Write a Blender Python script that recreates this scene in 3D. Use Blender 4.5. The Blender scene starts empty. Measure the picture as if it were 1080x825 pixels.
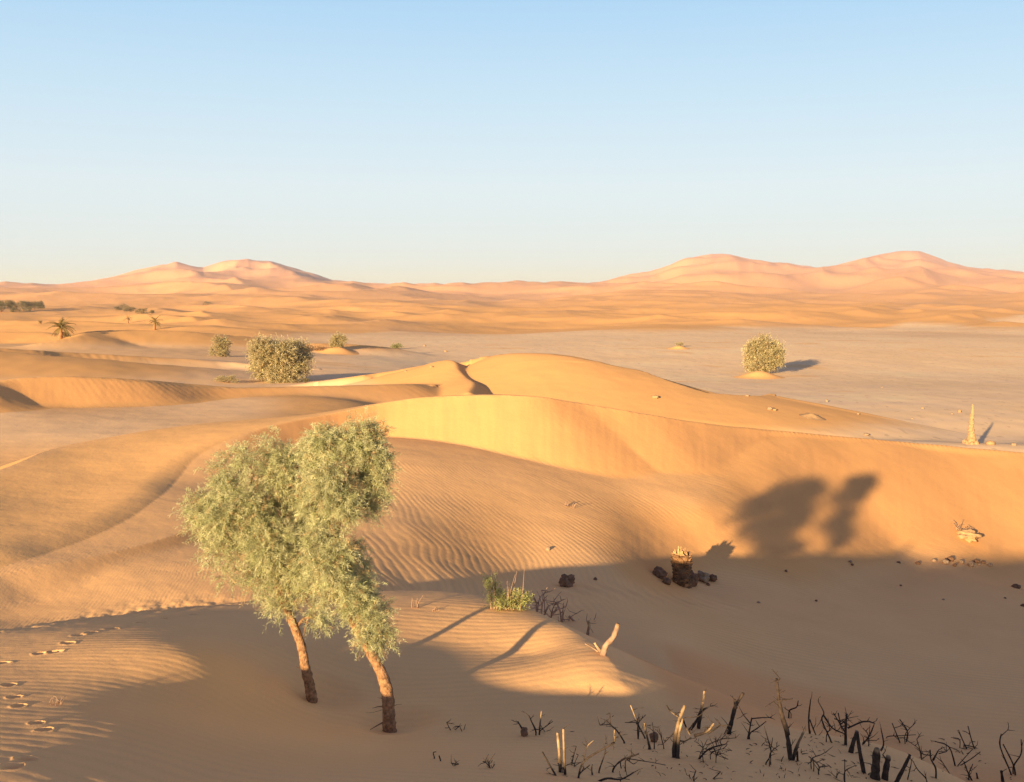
import bpy, bmesh, math, random
import numpy as np
from mathutils import Vector, Matrix
# ------------------------------------------------------------------ frame of reference
# the camera stands at the origin, level with z = 0, looking along +y
FPX, CX, HY = 1100.0, 540.0, 308.0
S = bpy.context.scene
COL = S.collection
SUN_AZ = math.radians(28.4)      # direction the light travels, right of +y
SUN_EL = math.radians(9.7)
SHX, SHY = math.sin(SUN_AZ), math.cos(SUN_AZ)

def W(px, py, Y):
    """a direction and a distance -> world point"""
    return (Y*(px-CX)/FPX, Y, -Y*(py-HY)/FPX)

# ------------------------------------------------------------------ numpy noise
_rs = np.random.RandomState(7)
_perm = _rs.permutation(256); _perm = np.concatenate([_perm, _perm])
_ga = _rs.rand(256)*2*np.pi
_gx, _gy = np.cos(_ga), np.sin(_ga)
def noise(x, y, seed=0):
    x = np.asarray(x, float)+seed*17.31; y = np.asarray(y, float)-seed*9.77
    xi = np.floor(x).astype(np.int64); yi = np.floor(y).astype(np.int64)
    xf = x-xi; yf = y-yi
    u = xf*xf*xf*(xf*(xf*6-15)+10); v = yf*yf*yf*(yf*(yf*6-15)+10)
    def g(ix, iy, dx, dy):
        h = _perm[(_perm[ix & 255]+iy) & 255]
        return _gx[h]*dx+_gy[h]*dy
    a = g(xi, yi, xf, yf); b = g(xi+1, yi, xf-1, yf)
    c = g(xi, yi+1, xf, yf-1); d = g(xi+1, yi+1, xf-1, yf-1)
    return (a+(b-a)*u+(c-a)*v+(a-b-c+d)*u*v)*1.4
def fbm(x, y, o=4, seed=0):
    s = 0; a = 1.0; f = 1.0
    for i in range(o):
        s = s+a*noise(x*f, y*f, seed+i*3); a *= .5; f *= 2.03
    return s
def sstep(a, b, x):
    t = np.clip((x-a)/(b-a), 0, 1); return t*t*(3-2*t)

# ------------------------------------------------------------------ thin plate splines
class TPS:
    def __init__(s, P, V, reg=0.0):
        P = np.array(P, float); V = np.array(V, float); n = len(P); s.P = P
        K = s.k(((P[:, None]-P[None])**2).sum(-1))+np.eye(n)*reg
        A = np.zeros((n+3, n+3)); A[:n, :n] = K; A[:n, n] = 1; A[:n, n+1:] = P
        A[n, :n] = 1; A[n+1:, :n] = P.T
        s.w = np.linalg.solve(A, np.concatenate([V, [0, 0, 0]]))
    @staticmethod
    def k(r2): return r2*np.log(r2+1e-12)*.5
    def __call__(s, a, b):
        out = s.w[-3]+s.w[-2]*a+s.w[-1]*b
        for i in range(len(s.P)):
            out = out+s.w[i]*s.k((a-s.P[i, 0])**2+(b-s.P[i, 1])**2)
        return out

# ------------------------------------------------------------------ ridge polylines
class Line:
    """crest line; for a point gives distance, side (+1 beyond / -1 before), crest height, slopes"""
    def __init__(s, pts, eq=False):
        # pts: (px, py, Y, front slope, back slope)
        s.p = np.array([W(a[0], a[1], a[2]) for a in pts]); s.f = np.array([a[3] for a in pts], float)
        s.b = np.array([a[4] for a in pts], float)
        if eq:
            for i in (0, -1): s.f[i] = s.b[i] = max(s.f[i], s.b[i], .4)
    def near(s, x, y, rnd=None):
        best = np.full(x.shape, 1e18); cz = np.zeros(x.shape); sd = np.ones(x.shape)
        fr = np.zeros(x.shape); bk = np.zeros(x.shape); vf = np.full(x.shape, -1e9); vr = np.full(x.shape, -1e9); vg = vr.copy()
        n = len(s.p)-1
        for i in range(n):
            a, b = s.p[i], s.p[i+1]; dx, dy = b[0]-a[0], b[1]-a[1]; L = dx*dx+dy*dy
            t = np.clip(((x-a[0])*dx+(y-a[1])*dy)/L, 0, 1)
            d = (x-a[0]-t*dx)**2+(y-a[1]-t*dy)**2
            m = d < best-1e-9
            side = np.where(dx*(y-a[1])-dy*(x-a[0]) > 0, 1., -1.)
            c = a[2]+t*(b[2]-a[2]); f = s.f[i]+t*(s.f[i+1]-s.f[i]); k = s.b[i]+t*(s.b[i+1]-s.b[i])
            q = np.sqrt(d)
            vf = np.maximum(vf, c-f*q-.5*np.maximum(q-20*(f-.08), 0))
            if rnd is not None:
                vr = np.maximum(vr, c-(np.sqrt(k*k*d+rnd*rnd)-rnd))
                vg = np.maximum(vg, c-(np.sqrt(f*f*d+rnd*rnd)-rnd))
            best = np.where(m, d, best); cz = np.where(m, c, cz)
            fr = np.where(m, f, fr); bk = np.where(m, k, bk); sd = np.where(m, side, sd)
        s.vf = vf; s.vr = np.minimum(np.where(sd > 0, vr, vg), cz+.22*np.sqrt(best))
        return np.sqrt(best), sd, cz, fr, bk
    def ridge(s, x, y, rnd=.15):
        s.near(x, y, rnd)
        return s.vr

def catmull(pts, n=6):
    n = n*2
    P = [np.array(p, float) for p in pts]; P = [2*P[0]-P[1]]+P+[2*P[-1]-P[-2]]; out = []
    for i in range(1, len(P)-2):
        for k in range(n):
            t = k/n; a, b, c, d = P[i-1:i+3]
            out.append(.5*((2*b)+(c-a)*t+(2*a-5*b+4*c-d)*t*t+(3*b-a-3*c+d)*t**3))
    out.append(P[-2]); return [tuple(o) for o in out]

def smax(a, b, k):
    h = np.clip(.5+.5*(a-b)/k, 0, 1); return b+(a-b)*h+k*h*(1-h)
def smin(a, b, k): return -smax(-a, -b, k)

# ------------------------------------------------------------------ the land
F_PTS = [ # general floor: px, py, Y
 (-400,730,16),(-400,640,20),(-400,480,42),
 (0,650,20.0),(120,632,21.2),(240,615,22.5),(0,605,22.8),(120,590,23.8),(240,565,27),
 (330,600,24.1),(430,612,25.3),(430,560,29.0),(390,520,32.3),(430,490,36.0),(330,500,34.0),
 (560,612,28.2),(560,560,32),(560,500,37.6),(650,600,30.2),(650,560,33.8),(650,508,39.2),
 (740,580,35.4),(740,540,37.7),(740,514,40.4),(720,618,32),
 (840,572,39.8),(840,530,42.8),(840,500,45.8),(840,468,49.0),(790,545,38.9),(790,500,43.6),(790,464,47.5),
 (940,570,45),(940,530,47.6),(940,495,50.6),(940,472,53.2),
 (1080,590,47.5),(1080,540,51.8),(1080,500,55.9),(1080,484,57.7),(1350,590,52),(1350,520,61),
 (700,690,20.2),(800,700,22),(800,740,18.9),(900,690,25),(900,640,33),(1080,700,26),(1080,760,20.3),
 (1080,825,16.5),(1000,610,40),(1080,640,36),(800,640,30),(620,640,24.5),(1350,700,27),(940,815,16.4),(740,775,16.2),(850,805,15.4),(870,600,38),
 (500,793,17),(200,790,15),(0,760,14.5),(-400,830,13),(540,1010,10),(0,1040,10),(1080,970,10),(1500,960,10),(-400,1050,10),
 # low tan ground on the left
 (0,485,42),(0,462,48),(100,450,52.5),(200,440,58),(290,432,63),(100,434,60),(0,430,60),(380,426,70),
 # ground under the mid dunes
 (540,478,66),(700,465,66),(620,455,60),(-400,420,90),(0,412,95),(150,408,105),(290,404,112),(400,404,112),(560,425,108),
 # the flat
 (700,440,98),(850,440,98),(1000,440,99),(1025,467,83),(1200,470,82),(1200,440,99),(850,465,82),
 (805,396,168),(640,396,165),(500,392,165),(400,381,165),(1000,396,168),(1200,396,168),
 (290,378,160),(150,375,150),(0,372,150),(-400,370,150),
 (420,368,235),(560,368,235),(740,365,245),(900,368,235),(1200,368,235),(250,366,215),(0,362,220),(-400,360,220),
 (1300,345,430),(1080,345,430),(800,346,420),(600,347,410),(400,349,390),(250,352,330),(0,352,310),(-400,350,310),
 (-400,330,640),(0,330,640),(400,331,640),(800,330,640),(1200,330,640),
 (-400,316,1150),(0,316,1150),(400,317,1150),(800,316,1150),(1200,316,1150),
 (-400,309,2600),(0,309,2600),(400,309,2600),(800,309,2600),(1200,309,2600),
 (0,309,7000),(540,309,7000),(1080,309,7000)]
def _uv(px, Y): return (px-CX)/260.0, np.log(Y)*2.6
_F = TPS([_uv(p[0], p[2]) for p in F_PTS], [p[1]-HY for p in F_PTS], reg=2e-3)

# brink of the near plateau (left -> right as seen from the camera)
BR = catmull([(-900,815,11.5,.1,.5),(-300,712,14,.1,.5),(0,665,17.9,.1,.55),(120,650,19.9,.1,.55),(240,637,21,.1,.6),(340,628,21.7,.1,.6),
   (430,623,22,.1,.6),(500,627,21.3,.1,.6),(560,643,19.8,.1,.55),(600,662,18.1,.1,.5),(638,690,16.2,.1,.40),
   (660,722,15.1,.1,.24)], 5)
BRL = Line(BR)
P_PTS = []   # world x, y, z of the plateau
for a in BR[::6]: P_PTS.append(W(*a[:3]))
P_PTS.append(W(*BR[-1][:3]))
for a in [(0,825,9.6),(0,760,11.6),(0,700,14.5),(130,760,11.7),(200,825,10.2),(100,700,14.2),(200,690,14.7),
          (328,737,14.9),(410,768,14.0),(300,790,12.0),(400,825,10.4),(540,825,10.6),(560,760,13.9),(500,710,15.9),(560,690,17),
          (450,665,18.3),(330,680,16.8),(620,740,14.7),(650,790,12.6),(660,825,11.2),(560,790,12.4),
          (740,790,12.8),(740,825,11.4),(820,790,13.4),(860,825,12.0),(700,745,15.0),(680,765,14.2),(780,745,16.2),(700,702,17.8),(750,704,19.6),(830,748,18.0),(880,788,16.4),(800,735,18.2),
          (960,825,13.0),(940,790,14.9),(1080,860,12.6),(240,750,13.4)]:
    P_PTS.append(W(*a))
P_PTS += [(-4.4,8.6,-4.45),(-4.3,3.5,-3.95),(-3.6,4.8,-3.88),(-6,.4,-3.05),(-8.2,-4,-2.4),(0,0,-3.1),(2,5,-4.75),(5,8,-6.3),
          (0,-6,-2.2),(-10,-12,-2.6),(0,-14,-3.0),(10,-6,-6),(8,4,-6.9),(14,10,-9.5),(20,0,-9),(10,-20,-5),(-10,-30,-6),(-25,-20,-6),
          (-10,5,-4.15),(-9,10,-4.5),(-14,2,-3.9),(-20,8,-5.0),(-22,-5,-4),(-35,5,-6.5),(9,15,-9.0),(16,18,-12),(26,14,-14),(-30,20,-9.5)]
_P = TPS([(p[0]/10, p[1]/10) for p in P_PTS], [p[2] for p in P_PTS], reg=2e-4)

# shoulder + bowl brink
C1 = catmull([(-500,740,15,.1,.1),(-150,640,19,.1,.1),(0,590,21.9,.1,.1),(60,572,23.6,.13,.1),(120,549,25.9,.16,.1),(165,522,28.9,.2,.1),(188,500,32.3,.22,.1),(208,478,35.0,.28,.1),(250,459,37.6,.42,.1),
   (300,446,40.2,.55,.1),(350,436,42.4,.58,.1),(400,426,44,.58,.1),(440,420,44.3,.58,.1),(500,417,43.9,.58,.1),(560,418,43.5,.56,.1),(620,426,44.4,.58,.1),
   (680,436,44.9,.62,.1),(740,446,46.3,.75,.1),(790,451,48.3,.9,.1),(840,456,50.3,1.2,.1),(940,465,54.1,1.2,.1),(1080,477.5,58.4,.7,.1),(1200,484,61,.7,.1),(1500,500,70,.7,.1)], 8)
C1L = Line(C1)
U = catmull([(-500,620,19,.1,.5),(-150,535,26,.1,.45),(0,495,32,.1,.4),(60,472,37,.1,.35),(150,455,41,.1,.3),(230,445,44,.1,.3),(330,436.5,46.5,.1,.28),
   (400,425.5,47.5,.1,.3),(470,418.5,47.5,.1,.3),(560,418.5,46,.1,.3),(680,436.4,46.0,.1,.3),(740,446.4,47.2,.1,.3),(790,451.4,49.1,.1,.3),(840,456.4,51.1,.1,.3),(940,465.4,54.9,.1,.3),(1080,478,59.2,.1,.3),(1200,484.5,62,.1,.3),(1500,501,71,.1,.3)], 4)
UL = Line(U)
S_PTS = [W(*a[:3]) for a in C1[::12]]+[W(*a[:3]) for a in U[::8]]
S_PTS += [W(60,525,29)]
_S = TPS([(p[0]/10, p[1]/10) for p in S_PTS], [p[2] for p in S_PTS], reg=3e-3)

RIDGES = [ # (line, crest roundness, blend)
 (Line(catmull([(-300,425,52,.45,.1),(-60,412,58,.45,.14),(0,403,62,.48,.14),(40,397.5,64,.5,.14),(100,398.5,66,.5,.14),(155,403,68,.5,.14),
   (222,409,72,.5,.12),(330,408,78,.45,.12),(420,406,84,.4,.1),(455,408,88,.3,.1)], 4), True), .1, .35),
 (Line(catmull([(514,378,102,.75,.6),(528,374.5,101,.55,.3),(550,372.5,99.5,.36,.3),(590,375,98,.24,.3),(640,388,98,.18,.3),(690,402,98,.18,.3),(760,425,96,.16,.2)], 4), True), .7, .25),
 (Line(catmull([(395,400,100,.2,.15),(440,389,100,.24,.15),(468,380.5,100,.26,.3),(479,382,98,.26,.6),(483,390,95,.24,.62),(492,399,91,.22,.62),(499,404,87.5,.24,.6),(494,414,82,.4,.5)], 4), True), .1, .2),
 (Line(catmull([(-300,360,110,.12,.1),(-60,366,113,.12,.1),(0,374,116,.12,.12),(60,382,119,.12,.12),(110,387,123,.12,.1),(170,393,126,.1,.1),(240,397,130,.1,.1)], 4), True), .2, .3),
 (Line(catmull([(-200,385,135,.2,.2),(0,368,158,.2,.2),(50,361,165,.2,.2),(80,355,172,.22,.3),(97,349.5,181,.25,.3),(140,348,188,.2,.3),(200,350,194,.2,.3),(270,356,205,.2,.3)], 4), True), .2, .6),
 (Line(catmull([(-200,352,225,.15,.2),(20,350,240,.15,.2),(60,353,235,.15,.2),(110,357,228,.12,.2)], 4), True), .3, .6),
 (Line(catmull([(330,362,195,.2,.3),(370,363,200,.2,.3),(410,367,205,.2,.3)], 4), True), .3, .5),
]
HILL = np.array([(-400,300),(-100,303),(0,305),(60,305),(100,299),(140,289),(165,284),(185,281.5),(205,284),(215,284.5),(235,278),(262,276),(285,279),(310,285),(350,297),(400,304),(440,306),(470,306),
  (560,305),(610,304),(640,300),(665,293),(685,291),(700,286),(725,275),(750,270.5),(770,271),(790,277.5),(830,280),(865,285),(880,283),(910,275),(945,268.5),(970,268),(985,273),(1000,279),(1020,284),(1045,286),(1060,285.5),(1080,288),(1200,292),(1500,300)], float)
HILLF = np.array([(-400,306),(0,307),(100,305),(300,304),(420,306.5),(540,305.5),(640,307),(700,304),(860,303),(1080,303),(1400,304)], float)

def dune_noise(x, y):
    """overlapping crescent ridges, sharp side away from the wind"""
    wx = x+.35*noise(x*.7, y*.7, 5); wy = y+.35*noise(x*.7, y*.7, 9)
    n1 = 1-np.abs(noise(wx, wy*1.6, 2))*2
    n2 = 1-np.abs(noise(wx*2.1, wy*2.7, 12))*2
    return n1+.42*n2*np.clip(n1+.6, 0, 1.5)

def base_height(x, y):
    Ys = np.maximum(y, 8.0)
    px = np.clip(CX+FPX*x/Ys, -400, 1450)
    a, b = _uv(px, Ys)
    z = -_F(a, b)*Ys/FPX
    # far dune field
    k = sstep(260, 520, Ys+120*sstep(380, 200, px))
    k2 = sstep(500, 1600, Ys)
    z = z+k*(1-k2*.6)*(3.0*(dune_noise(x/125, y/210)-.35)+.35*(dune_noise(x/38, y/38)-.3))
    z = z+k2*13*(dune_noise(x/330, y/620)-.2)*(1-.7*sstep(1800, 2600, Ys))
    # big dune range
    hp = np.interp(px, HILL[:, 0], HILL[:, 1])
    hq = (HY-hp)/FPX*2900
    bump = np.exp(-np.abs((Ys-2900)/np.where(Ys > 2900, 500, 900))**2)
    rough = dune_noise((x+.5*y)/310, (y-.3*x)/800)*.75+.35*dune_noise((x-.4*y)/140, y/330)
    z = z+bump*(hq+2)+bump*(1-bump)*np.clip(hq, 4, 90)*.62*(rough-.3)
    # mid haze-range in front of it
    z = z+np.exp(-((Ys-1900)/260)**2)*(HY-np.interp(px, HILLF[:, 0], HILLF[:, 1]))*1.4
    return z

def height(x, y, fine=True):
    x = np.asarray(x, float); y = np.asarray(y, float)
    shp = x.shape; x = x.ravel(); y = y.ravel()
    z = np.empty_like(x)
    r = np.hypot(x, y)
    z = base_height(x, y)
    # mid dunes
    m = (y > 12) & (y < 300)
    if m.any():
        X, Y, Z = x[m], y[m], z[m]
        for L, rnd, k in RIDGES:
            y0, y1 = L.p[:, 1].min()-45, L.p[:, 1].max()+60
            q = (Y > y0) & (Y < y1)
            if q.any():
                Z[q] = smax(Z[q], L.ridge(X[q], Y[q], rnd), k)
        q = Y < 88
        if q.any():
            xs, ys = X[q], Y[q]
            s = _S(xs/10, ys/10)
            d, sd, cz, fr, bk = C1L.near(xs, ys)
            soft = .04+.75*np.clip((.5-fr)/.4, 0, 1)
            cut = np.minimum(C1L.vf, cz+.05*d)
            s1 = smin(np.where(sd < 0, np.maximum(s, cz), s), np.where(sd < 0, cut, cz+.6*d), soft)
            s1 = np.where((sd < 0)&(fr*d > .6), cut, s1)
            d2, sd2, cz2, fr2, bk2 = UL.near(xs, ys)
            s1 = np.where(sd2 > 0, np.minimum(cz2-bk2*d2, 99), s1)
            kk = sstep(5.5, 8.5, xs)*sstep(80, 72, ys)
            capb = np.maximum(cz-.30*d, -11.6)
            Zq = Z[q]; Zq = np.where((sd > 0)&(Zq > capb), Zq+(capb-Zq)*kk, Zq)
            Z[q] = smax(Zq, s1, .12)
        z[m] = Z
    m = (y < 40)
    if m.any():
        X, Y, Z = x[m], y[m], z[m]
        p = _P(np.clip(X, -45, 40)/10, np.clip(Y, -45, 40)/10)
        far = np.maximum(np.hypot(X+5, Y)-32, 0)
        p = p-far*.12
        d, sd, cz, fr, bk = BRL.near(X, Y)
        endd = np.hypot(X-BRL.p[-1, 0], Y-BRL.p[-1, 1])
        atend = (endd < d+1e-4)
        slip = np.where(sd > 0, cz-bk*d, 99.)
        slip = np.where(atend, 99., slip)
        p = np.minimum(p, slip)
        Z = smax(Z, p, .05)
        z[m] = Z
    return z.reshape(shp)

def ground(px, py, y0=6.0, y1=4000.0, n=2500):
    """where the line of sight px,py meets the land"""
    Y = np.exp(np.linspace(math.log(y0), math.log(y1), n))
    x = Y*(px-CX)/FPX; ray = -Y*(py-HY)/FPX
    z = height(x, Y); i = int(np.argmax(z >= ray))
    if i > 0:
        a = ray[i-1]-z[i-1]; b = z[i]-ray[i]; t = a/(a+b+1e-12)
        Yh = Y[i-1]+t*(Y[i]-Y[i-1])
    else: Yh = Y[0]
    xh = Yh*(px-CX)/FPX
    return Vector((xh, Yh, float(height(np.array([xh]), np.array([Yh]))[0])))

#MARK_DETAIL
TREES = [ground(410, 766), ground(329, 734)]
PRINTS = [ground(a, b) for a, b in ((12,811),(27,802),(48,770),(39,763),(20,744),(16,735),(9,722),(42,690),(72,679),(83,671),(30,836),(2,700),(58,688),(118,664),(150,657),(175,652),(96,668),(205,648))]
def coarse(fn, X, Y, st=4):
    n, m = X.shape
    ri = np.unique(np.concatenate([np.arange(0, n, st), [n-1]])); ci = np.unique(np.concatenate([np.arange(0, m, st), [m-1]]))
    V = fn(X[np.ix_(ri, ci)], Y[np.ix_(ri, ci)])
    def up(V, idx, full):
        k = np.clip(np.searchsorted(idx, np.arange(full), side='right')-1, 0, len(idx)-2)
        t = ((np.arange(full)-idx[k])/(idx[k+1]-idx[k]))[:, None]
        return V[k]*(1-t)+V[k+1]*t
    return up(up(V, ri, n).T.copy(), ci, m).T.copy()
def sdist(L, ymin, ymax):
    def f(x, y):
        o = np.full(x.shape, 30.); q = (y > ymin)&(y < ymax)
        if q.any():
            d, sd, _, _, _ = L.near(x[q], y[q]); o[q] = d*sd
        return o
    return f
C1M, UM, BRM = Line(C1[::8]+[C1[-1]]), Line(U[::8]+[U[-1]]), Line(BR[::3]+[BR[-1]])
def detail(X, Y, Z):
    sdC = coarse(sdist(C1M, 12, 85), X, Y, 4); sdU = coarse(sdist(UM, 12, 85), X, Y, 4); sdB = coarse(sdist(BRM, 4, 45), X, Y, 2)
    shp = X.shape
    R = np.hypot(X, Y)
    rows = R[:, 0] if R.ndim == 2 else None
    gx = np.gradient(Z, axis=1); dR = np.gradient(R, axis=0); dz = np.gradient(Z, axis=0)/np.maximum(dR, 1e-6)
    tx = np.gradient(X, axis=1); slope = np.hypot(dz, gx/np.where(np.abs(tx) < 1e-6, 1e-6, tx)*.9)
    slope = np.clip(slope, 0, 2)
    px = CX+FPX*X/np.maximum(Y, 1); 
    front = (Y > 4)&(px > -300)&(px < 1400)
    # ---- wind ripples
    m = front&(R < 95)
    x, y, sl = X[m], Y[m], slope[m]
    d = np.abs(sdB[m]); sd = np.sign(sdB[m])
    wB = np.maximum(sstep(.4, -.2, np.where(sd > 0, d, -d)), sstep(-1, 4, x-(y-24)*.42+2.5*noise(x/5, y/5, 3)))
    w1 = noise(x/1.7, y/1.7, 21); w2 = noise(x/.6, y/.6, 22)
    gA = x*.95+y*.28+1.5*noise(x/9, y/9, 8)+.21*w1+.04*w2+.011*np.maximum(y-25, 0)**2*sstep(-12, -2, x)
    gB = y*1.0+x*.10+1.1*noise(x/8, y/8, 31)+.12*noise(x/2.6, y/1.2, 33)+.03*noise(x/1.1, y/.5, 34)
    def prof(g, lam):
        p = g*2*np.pi/lam
        return .5*np.sin(p)+.14*np.sin(2*p+.9)
    gA = gA+2.0*np.minimum(x+4.0, 0)+.05*w2*sstep(-3, -6, x)+1.0*sstep(34, 44, y)*(y-34)*.12; rA = prof(gA, .205); rB = prof(gB, .195)*(1-sstep(3, 5, x))+1.25*prof(gB, .27)*sstep(3, 5, x)
    amp = .0075*(.75+.45*noise(x/3, y/3, 41)+.3*noise(x/.9, y/.9, 42))
    sc_ = np.sign(sdC[m])
    amp = amp*(1-.72*((sc_ > 0)&(y > 18)))*(.8-.3*sstep(-3, -7, x))
    amp = amp*sstep(.52, .3, sl)*sstep(95, 50, np.hypot(x, y))
    rip = (rA*1.25*(1-wB)+rB*wB*(1-.35*(Y[m] < 22)))*amp
    rip = rip*(1-.75*sstep(.5, 3.0, x-1.9-(y-15)*.25)*sstep(19, 16, y))     # smooth hollow on the right of the spur
    rough = .010*fbm(x/1.3, y/1.3, 4, 51)+.030*fbm(x/5, y/5, 2, 55)
    # trampled edge on the left, lumpy band at the foot of the spur
    tr = np.exp(-(d/.7)**2)*sstep(290, 200, px[m])*sstep(-80, -20, px[m])
    n = fbm(x/.33, y/.5, 3, 61)
    rough = rough+tr*(.050*np.clip(n, -.9, .5))
    lump = np.exp(-((y-24.5-(x+2)*.62-.6*noise(x/2, y/2, 4))/1.1)**2)*sstep(-4.5, -2.5, x)*sstep(7.5, 5.0, x)
    rough = rough+lump*.035*np.sin((x*.9+y*.35+.25*w1)*2*np.pi/.55)*(.6+.6*noise(x/.8, y/.8, 66))
    # thin wind streaks on slip faces
    slipm = sstep(.42, .55, sl)*sstep(20, 30, y)
    rough = rough+slipm*.012*fbm(px[m]/14, y/6, 3, 71)
    # foot prints
    for g in PRINTS:
        a = random.Random(int(g.x*1000)).uniform(-.5, .5)
        dx = (x-g.x); dy = (y-g.y); u = dx*math.cos(a)+dy*math.sin(a); v = -dx*math.sin(a)+dy*math.cos(a)
        fs = random.Random(int(g.y*977)).uniform(.75, 1.2); q = (u/(.085*fs))**2+(v/(.062*fs))**2; q = q*(1+.5*noise(x*9+g.x*7, y*9, 5))
        k = q < 9
        rough[k] += -.042*np.exp(-(q[k])**1.6)+.012*np.exp(-((np.sqrt(q[k])-1.35)/.28)**2)
        rip[k] *= sstep(1.0, 3.0, q[k])
    for g, rr, dd in ((TREES[0], .42, .07), (TREES[1], .42, .07)):
        q = ((x-g.x-.12)/rr)**2+((y-g.y-.05)/(rr*1.1))**2
        rough -= dd*np.exp(-q)-.03*np.exp(-((np.sqrt(q)-1.5)/.5)**2)
    Z = Z.copy(); Z[m] = Z[m]+rip+rough
    ripc = np.zeros(shp); ripc[m] = rip/.0085
    # gentle relief of the flat
    m2 = front&(R > 70)&(R < 700)
    k = sstep(70, 110, R[m2])
    Z[m2] += k*(.06*fbm(X[m2]/9, Y[m2]/16, 3, 81)+.03*noise(X[m2]/2.2, Y[m2]/3.5, 83))*sstep(700, 400, R[m2])
    # ---- tone of the sand (linear colour)
    ys = np.maximum(Y, 8); pc = np.clip(px, -400, 1450)
    zf = np.where(R < 600, coarse(lambda x_, y_: -_F(*_uv(np.clip(CX+FPX*x_/np.maximum(y_, 1), -400, 1450), np.maximum(y_, 8)))*np.maximum(y_, 8)/FPX, X, Y, 6), Z)
    up = sstep(.25, 1.5, Z-zf)
    edge = .98*np.interp(pc, [-400, 0, 200, 330, 420, 560, 700, 850, 1000, 1100, 1400], [200, 210, 240, 330, 385, 395, 400, 420, 520, 600, 600])*(1+.16*noise(X/110, Y/200, 91)+.07*noise(X/30, Y/60, 92))
    flat = sstep(74, 92, Y+4*noise(X/9, Y/9, 93)+np.interp(pc, [500, 620, 760, 840, 950, 1080], [0, 0, -4, 4, 12, 16]))*(1-up)*sstep(1.04, .97, Y/edge)
    flat = flat*np.interp(pc, [-400, 150, 330, 450], [.35, .45, .7, 1.0])
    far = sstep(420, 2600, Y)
    C = np.array
    orange = C([.84, .475, .20]); tan = C([.95, .68, .43]); peach = C([.92, .555, .27]); haze_pink = C([.88, .50, .34]); deep = C([.81, .44, .185])
    col = np.broadcast_to(peach, shp+(3,)).copy()
    def mixc(col, c, k): return col+(c-col)*k[..., None]
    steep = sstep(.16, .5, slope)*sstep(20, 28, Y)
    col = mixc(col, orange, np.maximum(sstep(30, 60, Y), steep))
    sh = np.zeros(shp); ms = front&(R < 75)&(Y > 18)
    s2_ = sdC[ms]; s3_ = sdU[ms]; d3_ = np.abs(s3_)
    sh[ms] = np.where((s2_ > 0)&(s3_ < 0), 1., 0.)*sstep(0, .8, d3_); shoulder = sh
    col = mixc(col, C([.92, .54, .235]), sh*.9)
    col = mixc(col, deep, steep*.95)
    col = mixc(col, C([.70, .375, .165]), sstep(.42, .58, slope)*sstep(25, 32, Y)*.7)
    lowtan = sstep(.10, .02, slope)*sstep(40, 50, Y)*sstep(76, 70, Y)*sstep(330, 250, pc)
    col = mixc(col, tan, lowtan*.7)
    m3 = flat > 0
    st = np.zeros(shp); st[m3] = fbm(X[m3]/26, Y[m3]/26, 3, 95)
    col = mixc(col, tan+st[..., None]*C([.07, .05, .04]), flat)
    pal = np.zeros(shp); pal[m3] = sstep(.25, .75, fbm(X[m3]/13, Y[m3]/5.0, 4, 97)+.35*np.exp(-((Y[m3]-105)/45)**2))
    col = mixc(col, C([.86, .64, .45]), flat*pal*.55)
    patch = np.zeros(shp); patch[m3] = sstep(.55, .8, fbm(X[m3]/19, Y[m3]/12, 3, 99))
    col = mixc(col, orange, flat*patch*.5)
    col = mixc(col, haze_pink, far)  # distance haze painted into the sand: paler and pinker with depth
    mf = (Y > 300)&front
    sw = np.zeros(shp); sw[mf] = sstep(.25, .8, fbm(X[mf]/90, Y[mf]/160, 3, 101))*sstep(1400, 700, Y[mf])
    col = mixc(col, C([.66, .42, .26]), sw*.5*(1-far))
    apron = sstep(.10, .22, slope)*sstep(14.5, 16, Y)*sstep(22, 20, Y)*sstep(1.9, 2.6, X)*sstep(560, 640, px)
    col = mixc(col, C([.86, .43, .19]), apron*.75)  # redder slip sand, with the hollow's shading put into its colour
    spk = np.zeros(shp); spk[m3] = .035*noise(X[m3]/1.1, Y[m3]/1.7, 111)+.03*noise(X[m3]/3.1, Y[m3]/4.3, 112)-.18*sstep(.52, .62, noise(X[m3]/.8, Y[m3]/1.5, 113))
    col = col*(1+spk*flat+.085*np.clip(ripc, -1, 1)+.0)[..., None]  # ripple relief shaded in colour: crests lighter, troughs darker, in place of side light
    n9 = np.zeros(shp); mm = front&(R < 80); n9[mm] = .035*fbm(X[mm]/1.9, Y[mm]/2.9, 3, 115)
    col = col*(1+n9)[..., None]
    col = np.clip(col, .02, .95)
    return Z, np.concatenate([col, np.ones(shp+(1,))], -1)

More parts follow.
